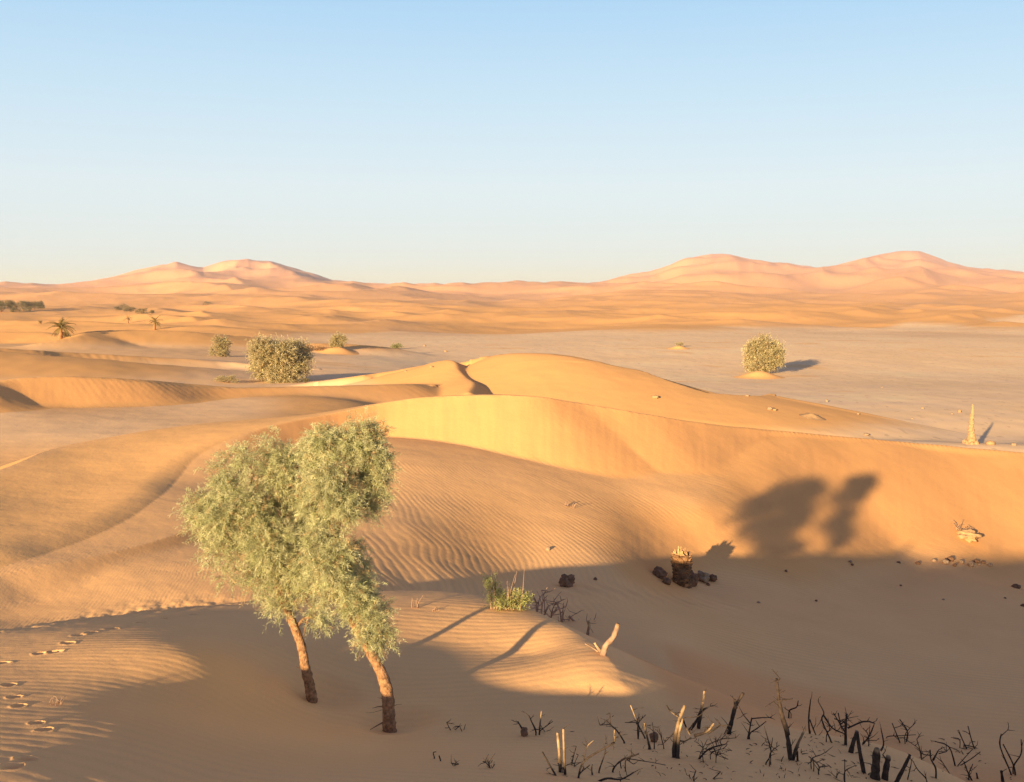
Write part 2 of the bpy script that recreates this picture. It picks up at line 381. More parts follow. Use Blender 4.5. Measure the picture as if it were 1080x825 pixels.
# ------------------------------------------------------------------ ground sheet
def build_ground():
    # columns: dense inside the view, coarse elsewhere; full circle
    pxs = np.concatenate([np.arange(-420, -40, 8.0), np.arange(-40, 1120, STEP), np.arange(1120, 1500, 8.0)])
    th = np.arctan((pxs-CX)/FPX)
    a0, a1 = th[0], th[-1]
    rest = np.linspace(a1, a0+2*math.pi, 170)[1:-1]
    th = np.concatenate([th, rest])
    lr = [math.log(.5)]
    while math.exp(lr[-1]) < 7000:
        r = math.exp(lr[-1])
        k = STEP/1.3
        if r < 7.5: s = .03
        elif r < 24: s = .0023*k
        elif r < 50: s = .0017*k
        elif r < 95: s = .0022*k
        elif r < 300: s = .0045*STEP/1.3
        elif r < 1500: s = .007*STEP/1.3
        else: s = .014*STEP/1.3
        lr.append(lr[-1]+s)
    r = np.exp(np.array(lr))
    n, m = len(r), len(th)
    R, T = np.meshgrid(r, th, indexing='ij')
    X = R*np.sin(T); Y = R*np.cos(T)
    ri = np.unique(np.concatenate([np.arange(0, n, 2), [n-1]])); ci = np.unique(np.concatenate([np.arange(0, m, 2), [m-1]]))
    Zc = height(X[np.ix_(ri, ci)], Y[np.ix_(ri, ci)])
    def up(Zc, idx, full):
        P = np.concatenate([2*Zc[:1]-Zc[1:2], Zc, 2*Zc[-1:]-Zc[-2:-1]])
        k = np.searchsorted(idx, np.arange(full), side='right')-1; k = np.clip(k, 0, len(idx)-2)
        t = ((np.arange(full)-idx[k])/(idx[k+1]-idx[k]))[:, None]
        a, b, c, d = P[k], P[k+1], P[k+2], P[k+3]
        cub = .5*(2*b+(c-a)*t+(2*a-5*b+4*c-d)*t*t+(3*b-a-3*c+d)*t**3)
        return cub
    Z = up(up(Zc, ri, n).T.copy(), ci, m).T.copy()
    Z, col = detail(X, Y, Z)
    co = np.stack([X, Y, Z], -1).reshape(-1, 3)
    i = np.arange(n-1)[:, None]*m; j = np.arange(m)[None]
    j2 = (j+1) % m
    q = np.stack([i+j, i+m+j, i+m+j2, i+j2], -1).reshape(-1, 4)[:, ::-1]
    co = np.concatenate([co, [[0, 0, float(Z[0].mean())]]])
    me = bpy.data.meshes.new('sand')
    nv, nq = len(co), len(q)
    tri = np.stack([np.full(m, nv-1), np.arange(m), (np.arange(m)+1) % m], -1)
    tri = tri[:, ::-1]
    loops = np.concatenate([q.ravel(), tri.ravel()]).astype(np.int32)
    starts = np.concatenate([np.arange(nq)*4, nq*4+np.arange(m)*3]).astype(np.int32)
    me.vertices.add(nv); me.vertices.foreach_set('co', co.astype(np.float32).ravel())
    me.loops.add(len(loops)); me.loops.foreach_set('vertex_index', loops)
    me.polygons.add(nq+m); me.polygons.foreach_set('loop_start', starts)
    me.update(calc_edges=True)
    me.polygons.foreach_set('use_smooth', np.ones(nq+m, bool))
    if col is not None:
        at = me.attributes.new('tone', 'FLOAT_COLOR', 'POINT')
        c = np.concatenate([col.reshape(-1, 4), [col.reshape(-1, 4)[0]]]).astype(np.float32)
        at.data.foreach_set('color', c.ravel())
    o = bpy.data.objects.new('sand_ground', me); COL.objects.link(o)
    o['kind'] = 'structure'
    print('ground', n, m, nv)
    return o
STEP = 1.3
# ------------------------------------------------------------------ materials
def mat(name, col, rough=.9, var=.25, scale=8., bump=.0, bscale=30., attr=None, spec=.2, transl=0.):
    m = bpy.data.materials.new(name); m.use_nodes = True; nt = m.node_tree; N = nt.nodes; K = nt.links
    b = N['Principled BSDF']; b.inputs['Roughness'].default_value = rough; b.inputs['Specular IOR Level'].default_value = spec
    tc = N.new('ShaderNodeTexCoord'); nz = N.new('ShaderNodeTexNoise'); nz.inputs['Scale'].default_value = scale; nz.inputs['Detail'].default_value = 5
    K.new(tc.outputs['Object'], nz.inputs['Vector'])
    mr = N.new('ShaderNodeMapRange'); mr.inputs[1].default_value = .3; mr.inputs[2].default_value = .7
    mr.inputs[3].default_value = 1-var; mr.inputs[4].default_value = 1+var
    K.new(nz.outputs[0], mr.inputs[0])
    vm = N.new('ShaderNodeVectorMath'); vm.operation = 'SCALE'; K.new(mr.outputs[0], vm.inputs['Scale'])
    if attr:
        a = N.new('ShaderNodeAttribute'); a.attribute_name = attr; K.new(a.outputs['Color'], vm.inputs[0])
    else: vm.inputs[0].default_value = col[:3]
    K.new(vm.outputs[0], b.inputs['Base Color'])
    if bump:
        n2 = N.new('ShaderNodeTexNoise'); n2.inputs['Scale'].default_value = bscale; n2.inputs['Detail'].default_value = 6
        K.new(tc.outputs['Object'], n2.inputs['Vector'])
        bp = N.new('ShaderNodeBump'); bp.inputs['Strength'].default_value = .8; bp.inputs['Distance'].default_value = bump
        K.new(n2.outputs[0], bp.inputs['Height']); K.new(bp.outputs[0], b.inputs['Normal'])
    if transl:
        t = N.new('ShaderNodeBsdfTranslucent'); K.new(vm.outputs[0], t.inputs[0])
        mx = N.new('ShaderNodeMixShader'); mx.inputs[0].default_value = transl
        K.new(b.outputs[0], mx.inputs[1]); K.new(t.outputs[0], mx.inputs[2]); K.new(mx.outputs[0], N['Material Output'].inputs[0])
    return m

def sand_material():
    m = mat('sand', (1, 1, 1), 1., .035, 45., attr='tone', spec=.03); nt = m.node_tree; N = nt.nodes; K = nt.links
    b = N['Principled BSDF']; b.inputs['Roughness'].default_value = 1
    tc = [n for n in N if n.type == 'TEX_COORD'][0]
    n1 = N.new('ShaderNodeTexNoise'); n1.inputs['Scale'].default_value = 90; n1.inputs['Detail'].default_value = 3
    n2 = N.new('ShaderNodeTexNoise'); n2.inputs['Scale'].default_value = 7; n2.inputs['Detail'].default_value = 7; n2.inputs['Roughness'].default_value = .62
    K.new(tc.outputs['Object'], n1.inputs['Vector']); K.new(tc.outputs['Object'], n2.inputs['Vector'])
    b1 = N.new('ShaderNodeBump'); b1.inputs['Strength'].default_value = .55; b1.inputs['Distance'].default_value = .004
    b2 = N.new('ShaderNodeBump'); b2.inputs['Strength'].default_value = .6; b2.inputs['Distance'].default_value = .012
    K.new(n1.outputs[0], b1.inputs['Height']); K.new(n2.outputs[0], b2.inputs['Height'])
    K.new(b1.outputs[0], b2.inputs['Normal']); K.new(b2.outputs[0], b.inputs['Normal'])
    return m
M_SAND = sand_material()
M_BARK = mat('bark', (.32,.18,.10), .95, .5, 22, .03, 38)
M_TWIG = mat('twig', (.26,.15,.09), .9, .3, 20)
M_CHAR = mat('charred_wood', (.045,.034,.03), .85, .5, 16, .006, 40, attr='tone')
M_PALE = mat('split_wood', (.62,.40,.22), .8, .25, 22, .006, 50)
M_LEAF = mat('feathery_leaf', (.3,.3,.1), .8, .12, 3, attr='tone', transl=.3)
M_DRY = mat('dry_twig', (.40,.27,.20), .9, .25, 9)
M_STONE = mat('stone', (.34,.24,.17), .95, .3, 5, .02, 12)
M_DARKST = mat('dark_debris', (.22,.125,.08), .95, .4, 9, .02, 18)
M_BOOT = mat('palm_boots', (.27,.155,.085), .95, .4, 9, .012, 30, attr='tone')
M_CRUST = mat('crusted_sand', (.42,.27,.15), 1, .16, 6, .03, 9)

# ------------------------------------------------------------------ building helpers
class MB:
    def __init__(s): s.v = []; s.f = []; s.c = []
    def tube(s, pts, rad, sides=6, cols=None, cap=True, rnd=0., rng=random):
        n = len(pts); base = len(s.v); P = [Vector(p) for p in pts]
        up = Vector((.3, .9, .1))
        for i, p in enumerate(P):
            t = (P[min(i+1, n-1)]-P[max(i-1, 0)]); t = t.normalized() if t.length > 1e-9 else Vector((0, 0, 1))
            a = t.cross(up); a = a.normalized() if a.length > 1e-4 else t.orthogonal().normalized(); b = t.cross(a)
            for k in range(sides):
                w = 2*math.pi*k/sides; r = rad[i]*(1+rng.uniform(-rnd, rnd))
                s.v.append(p+a*math.cos(w)*r+b*math.sin(w)*r)
                s.c.append(cols[i] if cols else (1, 1, 1))
        for i in range(n-1):
            for k in range(sides):
                a = base+i*sides+k; b = base+i*sides+(k+1) % sides
                s.f.append((a, b, b+sides, a+sides))
        if cap:
            s.f.append(tuple(base+k for k in range(sides))[::-1]); s.f.append(tuple(base+(n-1)*sides+k for k in range(sides)))
    def build(s, name, material, parent=None, loc=None, smooth=True, tone=False):
        me = bpy.data.meshes.new(name); L = Vector(loc) if loc is not None else Vector((0, 0, 0))
        me.from_pydata([v-L for v in s.v], [], s.f); me.update()
        if smooth: me.polygons.foreach_set('use_smooth', [True]*len(me.polygons))
        if tone:
            at = me.attributes.new('tone', 'FLOAT_COLOR', 'POINT')
            at.data.foreach_set('color', np.concatenate([np.array(s.c, float), np.ones((len(s.c), 1))], 1).astype(np.float32).ravel())
        o = bpy.data.objects.new(name, me); COL.objects.link(o); me.materials.append(material)
        if parent is not None: o.parent = parent
        elif loc is not None: o.location = L
        return o
def tag(o, label=None, cat=None, group=None, kind=None):
    if label: o['label'] = label
    if cat: o['category'] = cat
    if group: o['group'] = group
    if kind: o['kind'] = kind
    return o
def empty(name, loc, label, cat, group=None):
    o = bpy.data.objects.new(name, None); COL.objects.link(o); o.location = loc; o.empty_display_size = .2
    return tag(o, label, cat, group)

def smooth_path(pts, n=4): return [tuple(q[:len(pts[0])]) for q in catmull(pts, n)] if len(pts) > 2 else pts

def foliage(name, centers, radii, weights, n, strands, L, wd, cols, rng, parent, loc, droop=.5, up=.35, shell=.55, spread=.55, mat_=None):
    """a crown of many thin feathery strands gathered in sprays over uneven clumps"""
    C = np.array(centers, float); R = np.array(radii, float); wgt = np.array(weights, float); wgt /= wgt.sum()
    k = rng.choice(len(C), n, p=wgt)
    d = rng.normal(size=(n, 3)); d /= np.linalg.norm(d, axis=1)[:, None]
    rr = (shell+(1-shell)*rng.rand(n))**.8
    wob = 1+.22*np.sin(d[:, 0]*5+k*1.7)*np.sin(d[:, 1]*4+k)+.18*rng.normal(size=n)*.6
    p = C[k]+d*R[k]*(rr*wob)[:, None]
    ax = d*.75+rng.normal(size=(n, 3))*.35; ax[:, 2] += up; ax /= np.linalg.norm(ax, axis=1)[:, None]
    m = n*strands
    tt = rng.rand(m); LA = np.repeat(L*(.6+.8*rng.rand(n)), strands)
    side0 = np.cross(ax, rng.normal(size=(n, 3))); side0 /= np.linalg.norm(side0, axis=1)[:, None]
    AX = np.repeat(ax, strands, 0); SD = np.repeat(side0, strands, 0)
    P = np.repeat(p, strands, 0)+AX*(tt*LA)[:, None]+SD*(.28*LA*tt**2)[:, None]
    P[:, 2] -= droop*LA*tt**2*.8
    P += rng.normal(size=(m, 3))*L*.045
    A = AX*.55+SD*.25*tt[:, None]+rng.normal(size=(m, 3))*spread; A /= np.linalg.norm(A, axis=1)[:, None]
    ln = (L*.42*(.5+.8*rng.rand(m))*(1.1-.5*tt))[:, None]
    side = np.cross(A, rng.normal(size=(m, 3))); side /= np.linalg.norm(side, axis=1)[:, None]; side *= wd*(.6+.8*rng.rand(m))[:, None]
    mid = P+A*ln*.55; tip = P+A*ln; tip[:, 2] -= (droop*ln[:, 0]*.45); mid[:, 2] -= droop*ln[:, 0]*.10
    V = np.stack([P-side*.6, P+side*.6, mid-side, mid+side, tip], 1).reshape(-1, 3)-np.array(loc)
    i = np.arange(m)*5
    loops = np.stack([i, i+1, i+3, i+2, i+2, i+3, i+4], 1).ravel().astype(np.int32)
    st = np.stack([np.arange(m)*7, np.arange(m)*7+4], 1).ravel().astype(np.int32)
    me = bpy.data.meshes.new(name)
    me.vertices.add(len(V)); me.vertices.foreach_set('co', V.astype(np.float32).ravel())
    me.loops.add(len(loops)); me.loops.foreach_set('vertex_index', loops)
    me.polygons.add(2*m); me.polygons.foreach_set('loop_start', st); me.update(calc_edges=True)
    cols = np.array(cols, float)
    ci = rng.rand(n); cl = cols[0]+(cols[1]-cols[0])*ci[:, None]
    br = rng.rand(n) < .10; cl[br] = cols[2]
    cl = cl*(.75+.5*rng.rand(n))[:, None]
    cc = np.repeat(np.repeat(cl, strands, 0)*(.8+.4*rng.rand(m))[:, None]*(.78+.4*tt)[:, None], 5, 0)
    at = me.attributes.new('tone', 'FLOAT_COLOR', 'POINT')
    at.data.foreach_set('color', np.concatenate([cc, np.ones((len(cc), 1))], 1).astype(np.float32).ravel())
    o = bpy.data.objects.new(name, me); COL.objects.link(o); me.materials.append(mat_ or M_LEAF); o.parent = parent
    return o

# ------------------------------------------------------------------ the two leaning tamarisks
GREEN = [(.39,.425,.215), (.58,.57,.37), (.47,.35,.19)]
def tamarisk(base_px, trunk, limbs, clumps, label, seed, nsp, depth):
    """trunk: px,py,radius(m); clumps: px,py,rx,ry (pixels), depth offset (m)"""
    g = ground(*base_px); Y0 = g.y; rng = np.random.RandomState(seed); rr = random.Random(seed)
    def at(px, py, dy=0.): return Vector(W(px, py, Y0+dy))
    root = empty('tamarisk_tree', g, label, 'tree', 'tamarisk trees growing on the spur of sand')
    path = smooth_path([(*at(px, py, dd), r) for px, py, r, dd in trunk], 5)
    b = MB(); b.tube([q[:3] for q in path], [q[3]*(1+.05*math.sin(i*1.3)+rr.uniform(-.05,.05)) for i, q in enumerate(path)], 12, rnd=.07, rng=rr)
    t = b.build('trunk', M_BARK, root, g)
    # stubs of old side shoots
    for (px, py, ex, ey, r) in limbs:
        b = MB(); a = at(px, py); e = at(ex, ey, rr.uniform(-.15, .15)); m_ = (a+e)/2+Vector((rr.uniform(-.03, .03), 0, rr.uniform(-.02, .04)))
        b.tube([a, m_, e], [r, r*.7, r*.3], 6, rnd=.1, rng=rr); b.build('twig', M_TWIG, t, g)
    cs = [at(c[0], c[1], c[4]) for c in clumps]; sc = Y0/FPX
    rad = [(c[2]*sc, depth*.5*(c[2]+c[3])*sc, c[3]*sc) for c in clumps]
    # limbs running from the trunk up into each clump
    b = MB(); end = [Vector(q[:3]) for q in path]
    for c, r_ in zip(cs, rad):
        st = min(end, key=lambda q: (q-c).length+(1.2 if q.z > c.z else 0)+.3*(end.index(q) < len(end)*.45))
        i0 = end.index(st)
        m1 = st.lerp(c, .4)+Vector((rr.uniform(-.06, .06), rr.uniform(-.08, .08), .10)); 
        pp = smooth_path([tuple(st), tuple(m1), tuple(c)], 5); r0 = path[i0][3]*.55
        b.tube(pp, [r0*(1-.75*k/(len(pp)-1)) for k in range(len(pp))], 7, rnd=.08, rng=rr)
        for k in range(9):
            dv = Vector(rng.normal(size=3)); dv.normalize()
            s0 = Vector(pp[rr.randrange(3, len(pp))]); e = c+Vector((dv.x*r_[0], dv.y*r_[1], dv.z*r_[2]))*rr.uniform(.6, 1.0)
            mm = s0.lerp(e, .5)+Vector((0, 0, .05))
            b.tube([s0, mm, e], [r0*.28, r0*.16, .002], 4, rnd=.1, rng=rr, cap=False)
    b.build('branches', M_TWIG, root, g)
    c2 = []; r2 = []; w2 = []
    for c, r_ in zip(cs, rad):
        for k in range(8):
            dv = rng.normal(size=3); dv /= np.linalg.norm(dv); f = rr.uniform(.45, .95); q = rr.uniform(.26, .46)
            c2.append(np.array(c)+dv*np.array(r_)*f); r2.append(np.array(r_)*q+.02); w2.append(r_[0]*r_[2]*q*q*rr.uniform(.5, 1.5))
    foliage('crown', c2, r2, w2, nsp, 34, .17, .0019, GREEN, rng, root, g, droop=.45, up=.25, shell=.2, spread=.5)
    return root
tamarisk((329,734), [(329,741,.085,0),(327,725,.075,0),(322,704,.068,0),(318,682,.062,0),(308,655,.056,0),(297,630,.045,0),(285,595,.036,.05),(275,555,.026,.1),(262,520,.015,.1)],
   [(321,690,316,683,.008),(318,680,313,674,.008),(320,672,327,648,.010),(327,648,329,632,.006),(318,705,312,703,.007)],
   [(222,528,24,34,0),(212,552,15,22,-.1),(240,502,24,22,.1),(262,486,20,20,-.05),(284,474,17,20,.1),(250,545,30,30,-.25),(238,580,24,28,0),(262,602,26,24,-.1),(283,520,30,34,.25),(300,500,22,30,.0),
    (292,560,32,34,-.2),(288,612,26,26,.1),(312,600,26,30,-.15),(318,545,26,34,.2),(325,632,18,20,0),(297,640,14,10,-.1),(338,655,9,14,.1),(266,560,20,22,-.35),(276,578,16,16,-.35),(262,540,18,18,-.4),(306,478,16,20,.1),(318,508,20,26,.0),(322,580,22,26,.1),(334,610,16,22,.0)],
   'left tree of the feathery pair, with the broader crown and thinner trunk', 11, 6200, .95)
tamarisk((410,766), [(411,774,.098,0),(410,755,.088,0),(408,728,.080,0),(400,705,.072,0),(386,680,.064,0),(372,655,.056,0),(362,628,.050,.05),(356,595,.044,.1),(356,560,.036,.1),(362,525,.028,.1),(372,490,.015,.1)],
   [(407,745,393,747,.010),(406,742,398,736,.006),(407,750,418,744,.006),(404,762,390,770,.011),(392,693,396,684,.010),(408,757,409,776,.010),(410,748,424,743,.004),(401,704,404,698,.008),(406,748,386,752,.004)],
   [(352,466,22,25,0),(384,462,20,20,0),(400,475,14,18,0),(372,456,19,17,.1),(392,472,15,20,.1),(404,490,8,14,.1),(386,505,20,18,.3),(393,530,13,16,.2),(345,500,22,28,-.2),(358,535,22,28,-.1),(336,530,20,26,.15),(350,572,26,30,-.15),(372,590,16,22,.1),
    (366,618,22,24,-.1),(384,630,17,24,.05),(392,655,16,22,-.1),(398,673,11,14,.05),(345,612,20,26,.1),(332,476,13,18,.1)],
   'right tree of the feathery pair, taller, with the thicker trunk nearest the burnt shrubs', 23, 5600, .95)
# ------------------------------------------------------------------ bushes of the middle distance
def bush(name, px, py, w, h, label, seed, cat='bush', group=None, cols=None, n=None, ncl=9, trunk=True, flatb=False):
    g = ground(px, py); sc = g.y/FPX; W_, H_ = w*sc/2, h*sc; rng = np.random.RandomState(seed); rr = random.Random(seed)
    root = empty(name, g, label, cat, group)
    cs = []; rad = []
    for i in range(ncl):
        u = rr.uniform(-.72, .72); v = rr.uniform(-.7, .7); zz = rr.uniform(.14, .80)*(1-.62*u*u)
        r = rr.uniform(.15, .30)
        cs.append((g.x+u*W_, g.y+v*W_*.8, g.z+zz*H_)); rad.append((W_*r*1.35, W_*r*1.35, H_*r*.85))
    cs.append((g.x, g.y, g.z+.45*H_)); rad.append((W_*.45, W_*.45, H_*.34))
    if w > 30:
        for i in range(7):
            u = -.72+1.44*i/6+rr.uniform(-.12, .12); r = rr.uniform(.12, .22)
            cs.append((g.x+u*W_*.85, g.y+rr.uniform(-.4, .4)*W_, g.z+rr.uniform(.14, .30)*H_)); rad.append((W_*r, W_*r, H_*r*.9))
    L = .16*H_+.02*W_; n = n or int(900)
    b = MB()
    for c, r_ in zip(cs, rad):
        s0 = Vector((g.x+rr.uniform(-.18, .18)*W_, g.y+rr.uniform(-.1, .1)*W_, g.z-.04*H_))
        m_ = s0.lerp(Vector(c), .5)+Vector((rr.uniform(-.1, .1)*W_, 0, .05*H_))
        b.tube(smooth_path([tuple(s0), tuple(m_), c], 3), [.028*H_*(1-.11*k) for k in range(13)][:len(smooth_path([tuple(s0), tuple(m_), c], 3))], 5, rnd=.1, rng=rr)
    b.build('stems', M_TWIG, root, g)
    foliage('crown', cs, rad, [r[0]*r[2] for r in rad], int(n*2.0), 15, L*.8, L*.018+.35*sc*.08, cols or GREY, rng, root, g, droop=.2, up=.35, shell=.3, spread=.6)
    return root
GREY = [(.38,.34,.19), (.54,.47,.29), (.44,.31,.18)]
DARKG = [(.19,.18,.10), (.28,.25,.15), (.26,.19,.12)]
bush('desert_bush', 293,403,74,50, 'widest grey green bush of several stems below the palms', 3, n=2600, ncl=20)
bush('desert_bush', 806,394,40,42, 'round grey green bush alone on the bare flat on its own sand mound', 4, n=1900, ncl=14)
bush('desert_bush', 234,376,21,23, 'small upright bush left of and behind the widest bush', 5, n=700)
bush('desert_bush', 239,404,26,10, 'low flattened shrub at the left foot of the widest bush', 6, n=500)
bush('desert_bush', 357,369,19,22, 'small pale bush right of and behind the widest bush', 7, n=700)
bush('desert_bush', 420,368,16,8, 'tiny low bush alone on the flat beyond the curved dune', 8, n=350, cols=[(.28,.30,.12),(.38,.38,.2),(.3,.25,.12)])
bush('desert_bush', 718,366,14,7, 'tiny sparse shrub far out on the flat left of the lone round bush', 9, n=240)
bush('desert_bush', 322,404,9,7, 'brown clump touching the right foot of the widest bush', 10, n=220, cols=DARKG)
bush('desert_bush', 334,370,34,7, 'low brown brush lying beside the small pale bush', 12, n=420, cols=[(.22,.15,.09),(.34,.22,.13),(.2,.13,.07)])
bush('desert_bush', 219,322,12,5, 'dot of scrub alone on the far orange dunes', 13, n=160, cols=DARKG)
bush('desert_bush', 43,342,5,5, 'speck of scrub just left of the largest palm', 14, n=90, cols=DARKG)
for i, (px, py, w, h, lab) in enumerate([(2,329,22,13,'dark tree at the frame end of the far dark grove'),(14,329,18,13,'dark rounded tree second in the far dark grove'),
    (25,328,16,12,'dark tree in the middle of the far dark grove'),(35,327,18,12,'dark low tree fourth in the far dark grove'),(43,326,10,9,'smallest dark tree at the open end of the far dark grove')]):
    bush('grove_tree', px, py, w, h, lab, 20+i, 'tree', 'dark trees of the far grove', DARKG, 420, 7)
for i, (px, py, w, h, lab) in enumerate([(127,327,16,7,'first shrub of the far row behind the small palms'),(139,329,16,7,'second shrub of the far row behind the small palms'),
    (150,331,14,7,'third shrub of the far row, dark and low'),(160,331,9,4,'last and smallest shrub of the far row')]):
    bush('far_shrub', px, py, w, h, lab, 30+i, 'shrub', 'row of shrubs on the far dunes', DARKG, 300, 6)

def palm(px, py, h, w, label, seed, nf=26):
    g = ground(px, py); sc = g.y/FPX; H = h*sc; Wd = w*sc/2; rr = random.Random(seed)
    root = empty('date_palm', g, label, 'palm', 'date palms among the left dunes')
    th = H*.52; b = MB()
    ln = [(g.x+rr.uniform(-.02, .02)*H, g.y, g.z-.1+th*k/6) for k in range(7)]
    b.tube(ln, [.075*H*(1.25-.07*k)*(1.1 if k % 2 else .92) for k in range(7)], 9, rnd=.12, rng=rr); b.build('trunk', M_BARK, root, g)
    top = Vector(ln[-1]); b = MB()
    for k in range(nf):
        a = 2*math.pi*k/nf*2.4+rr.uniform(-.2, .2); el = rr.uniform(-.5, 1.25); ll = rr.uniform(.8, 1.1)*Wd*1.25
        pts = []; d = Vector((math.cos(a)*math.cos(el), math.sin(a)*math.cos(el), math.sin(el))); p = top.copy()
        for q in range(7):
            pts.append(p.copy()); p = p+d*ll/6; d = (d+Vector((0, 0, -.20))).normalized()
        for q in range(1, 7):
            t = (pts[q]-pts[q-1]).normalized(); sd_ = t.cross(Vector((0, 0, 1))).normalized()
            for sgn in (-1, 1):
                for z_ in (0, .5):
                    o_ = pts[q-1].lerp(pts[q], z_); l2 = ll*.20*(1-.55*abs(q-3)/4)
                    e = o_+sd_*sgn*l2+t*l2*.7+Vector((0, 0, -.2*l2)); wv = t*ll*.035
                    i = len(b.v); b.v += [o_-wv, o_+wv, e]; b.c += [(.25+.1*rr.random(), .235, .10)]*3; b.f.append((i, i+1, i+2))
        i = len(b.v)
        b.tube(pts, [ll*.012]*7, 3, cols=[(.3,.24,.12)]*7, cap=False)
    b.build('fronds', M_LEAF, root, g, smooth=False, tone=True)
palm(64,358,26,26,'tallest palm of the three, bushy at its foot',41,34)
palm(163,348,17,15,'second tallest palm, standing nearest the shrub row',42)
palm(135,341,10,9,'shortest of the three palms, a far tuft on a thin trunk',43,18)
bush('desert_bush', 66,357,14,9, 'leafy tuft at the foot of the tallest palm', 15, n=200, cols=[(.22,.2,.1),(.3,.27,.14),(.25,.18,.1)])

# ------------------------------------------------------------------ sand mounds, pinnacle, stones
def lump(name, px, py, w, h, material, label, cat, seed, group=None, sink=.25, rough=.25, dep=1., shape='rock', parts=None):
    g = ground(px, py); sc = g.y/FPX; rw, rh = w*sc/2, h*sc; rng = np.random.RandomState(seed)
    bm = bmesh.new(); bmesh.ops.create_icosphere(bm, subdivisions=4 if w > 10 else 3, radius=1)
    V = np.array([v.co for v in bm.verts]); 
    nn = fbm(V[:, 0]*1.3+seed*3.3+V[:, 2], V[:, 1]*1.3+V[:, 2]*1.7-seed, 4, seed)
    if shape == 'rock':
        q = np.round(nn*4)/4*.25+nn*.75
        V = V*(1+rough*q)[:, None]
        z = V[:, 2]*rh*.5/(1-sink)+rh*(.5-sink*.6)
    else:
        r_ = np.hypot(V[:, 0], V[:, 1]); z = rh*np.exp(-(r_*1.9)**2)*(1+rough*nn)-rh*.12*1
        z = np.where(V[:, 2] < 0, -rh*.5, z); 
    xs = g.x+V[:, 0]*rw; ys = g.y+V[:, 1]*rw*dep
    base = height(xs, ys) if shape != 'rock' else np.full(len(xs), g.z)
    for v, a, b_, c in zip(bm.verts, xs-g.x, ys-g.y, z+base-g.z): v.co = (a, b_, c)
    me = bpy.data.meshes.new(name); bm.to_mesh(me); bm.free(); me.polygons.foreach_set('use_smooth', [True]*len(me.polygons)); me.materials.append(material)
    o = bpy.data.objects.new(name, me); COL.objects.link(o); o.location = g
    return tag(o, label, cat, group)
M_MOUND = mat('mound_sand', (.84,.47,.20), 1, .06, 3, .01, 14)
lump('sand_mound', 801,398,70,8,M_MOUND,'orange sand mound heaped round the foot of the lone round bush','mound',2,shape='mound',rough=.2)
lump('sand_mound', 716,368,34,4,M_MOUND,'thin orange sand drift under the tiny sparse shrub on the flat','mound',3,shape='mound',rough=.2)
lump('sand_mound', 857,440,34,6,M_CRUST,'low pale heap of crusted sand below the lone round bush','mound',4,shape='mound',rough=.4)
lump('sand_mound', 356,371,60,5,M_MOUND,'reddish sand drift under the small pale bush','mound',5,shape='mound',rough=.3)

def pinnacle():
    g = ground(1024, 468); sc = g.y/FPX; H = 43*sc; b = MB(); rr = random.Random(5)
    root = empty('sandstone_pinnacle', g, 'thin upright pale post of eroded rock tapering to a jagged tip', 'rock pillar')
    pr = [(0,7.6),(.06,6.0),(.12,4.6),(.2,4.2),(.3,3.0),(.38,3.3),(.46,2.5),(.55,3.0),(.62,1.9),(.7,2.1),(.78,1.3),(.86,1.6),(.93,.9),(.97,1.1),(1,.3)]
    pts = [(g.x+(k*1.6+math.sin(k*9)*.5)*sc, g.y+math.sin(k*7)*.3*sc, g.z-.1+k*H) for k, r in pr]
    P2 = []; R2 = []
    for i in range(len(pts)-1):
        for q in range(4):
            t = q/4; P2.append(tuple(Vector(pts[i]).lerp(Vector(pts[i+1]), t))); R2.append((pr[i][1]+(pr[i+1][1]-pr[i][1])*t)*sc*rr.uniform(.86, 1.12))
    P2.append(pts[-1]); R2.append(pr[-1][1]*sc)
    b.tube(P2, R2, 11, rnd=.16, rng=rr); b.build('shaft', M_CRUST, root, g, smooth=False)
    b = MB(); rr2 = random.Random(8)
    for k in range(7):
        a = k*.9; p = Vector((g.x+math.cos(a)*6*sc, g.y+math.sin(a)*6*sc, g.z)); b.tube([p-Vector((0,0,.2)), p+Vector((0,0,rr2.uniform(1,3)*sc)), p+Vector((0,0,rr2.uniform(3,4)*sc))], [3*sc, 2.4*sc, .8*sc], 7, rnd=.3, rng=rr2)
    b.build('foot_rubble', M_CRUST, root, g, smooth=False)
pinnacle()
lump('stone', 1045,469,9,4,M_CRUST,'pale stone beside the foot of the rock pillar','stone',12)
lump('stone', 1069,470,6,3,M_STONE,'small stone farthest right on the flat, past the pillar shadow','stone',13)
for i, (px, py, w, h) in enumerate([(691,420,7,3),(788,418,4,2),(812,432,6,3),(817,433,4,2),(872,424,3,3),(905,437,3,1.5),(455,388,4,2),(428,392,3,1.5),(448,365,3,1.5),(470,371,3,1.5),(962,442,3,1.5),(914,459,6,2),(973,431,3,1.5),(930,409,3,1.3),(1004,437,3,1.5),(1012,435,3,3)]):
    lump('stone', px, py, w, h, M_STONE if i % 3 else M_CRUST, 'small weathered stone lying on the bare flat beyond the big dune', 'stone', 40+i, 'stones scattered on the flat')
for i, (px, py, w, h) in enumerate([(897,593,4,2),(948,594,4,2),(968,595,5,2.5),(985,592,5,2.5),(997,594,7,4),(1003,591,7,4),(1007,597,4,2.5),(1014,594,5,3.5),(1024,597,6,4.5),(1030,593,6,3),(1037,594,5,2.5),(1044,597,5,2.5),(1033,596,3,2),(950,618,2.5,1.5),(861,634,3,1.5),(995,633,3,1.5),(800,636,4,1.5),(829,603,3,2),(899,596,3,1.6)]):
    lump('stone', px, py, w, h, M_DARKST if i % 4 in (1, 2) else M_STONE, 'dark stone at the edge of the big shadow under the tree shadows' if i < 13 else 'single pebble on the shaded sand between the palm stump and the stones', 'stone', 70+i, 'stones at the shadow edge' if i < 13 else 'pebbles on the shaded sand')
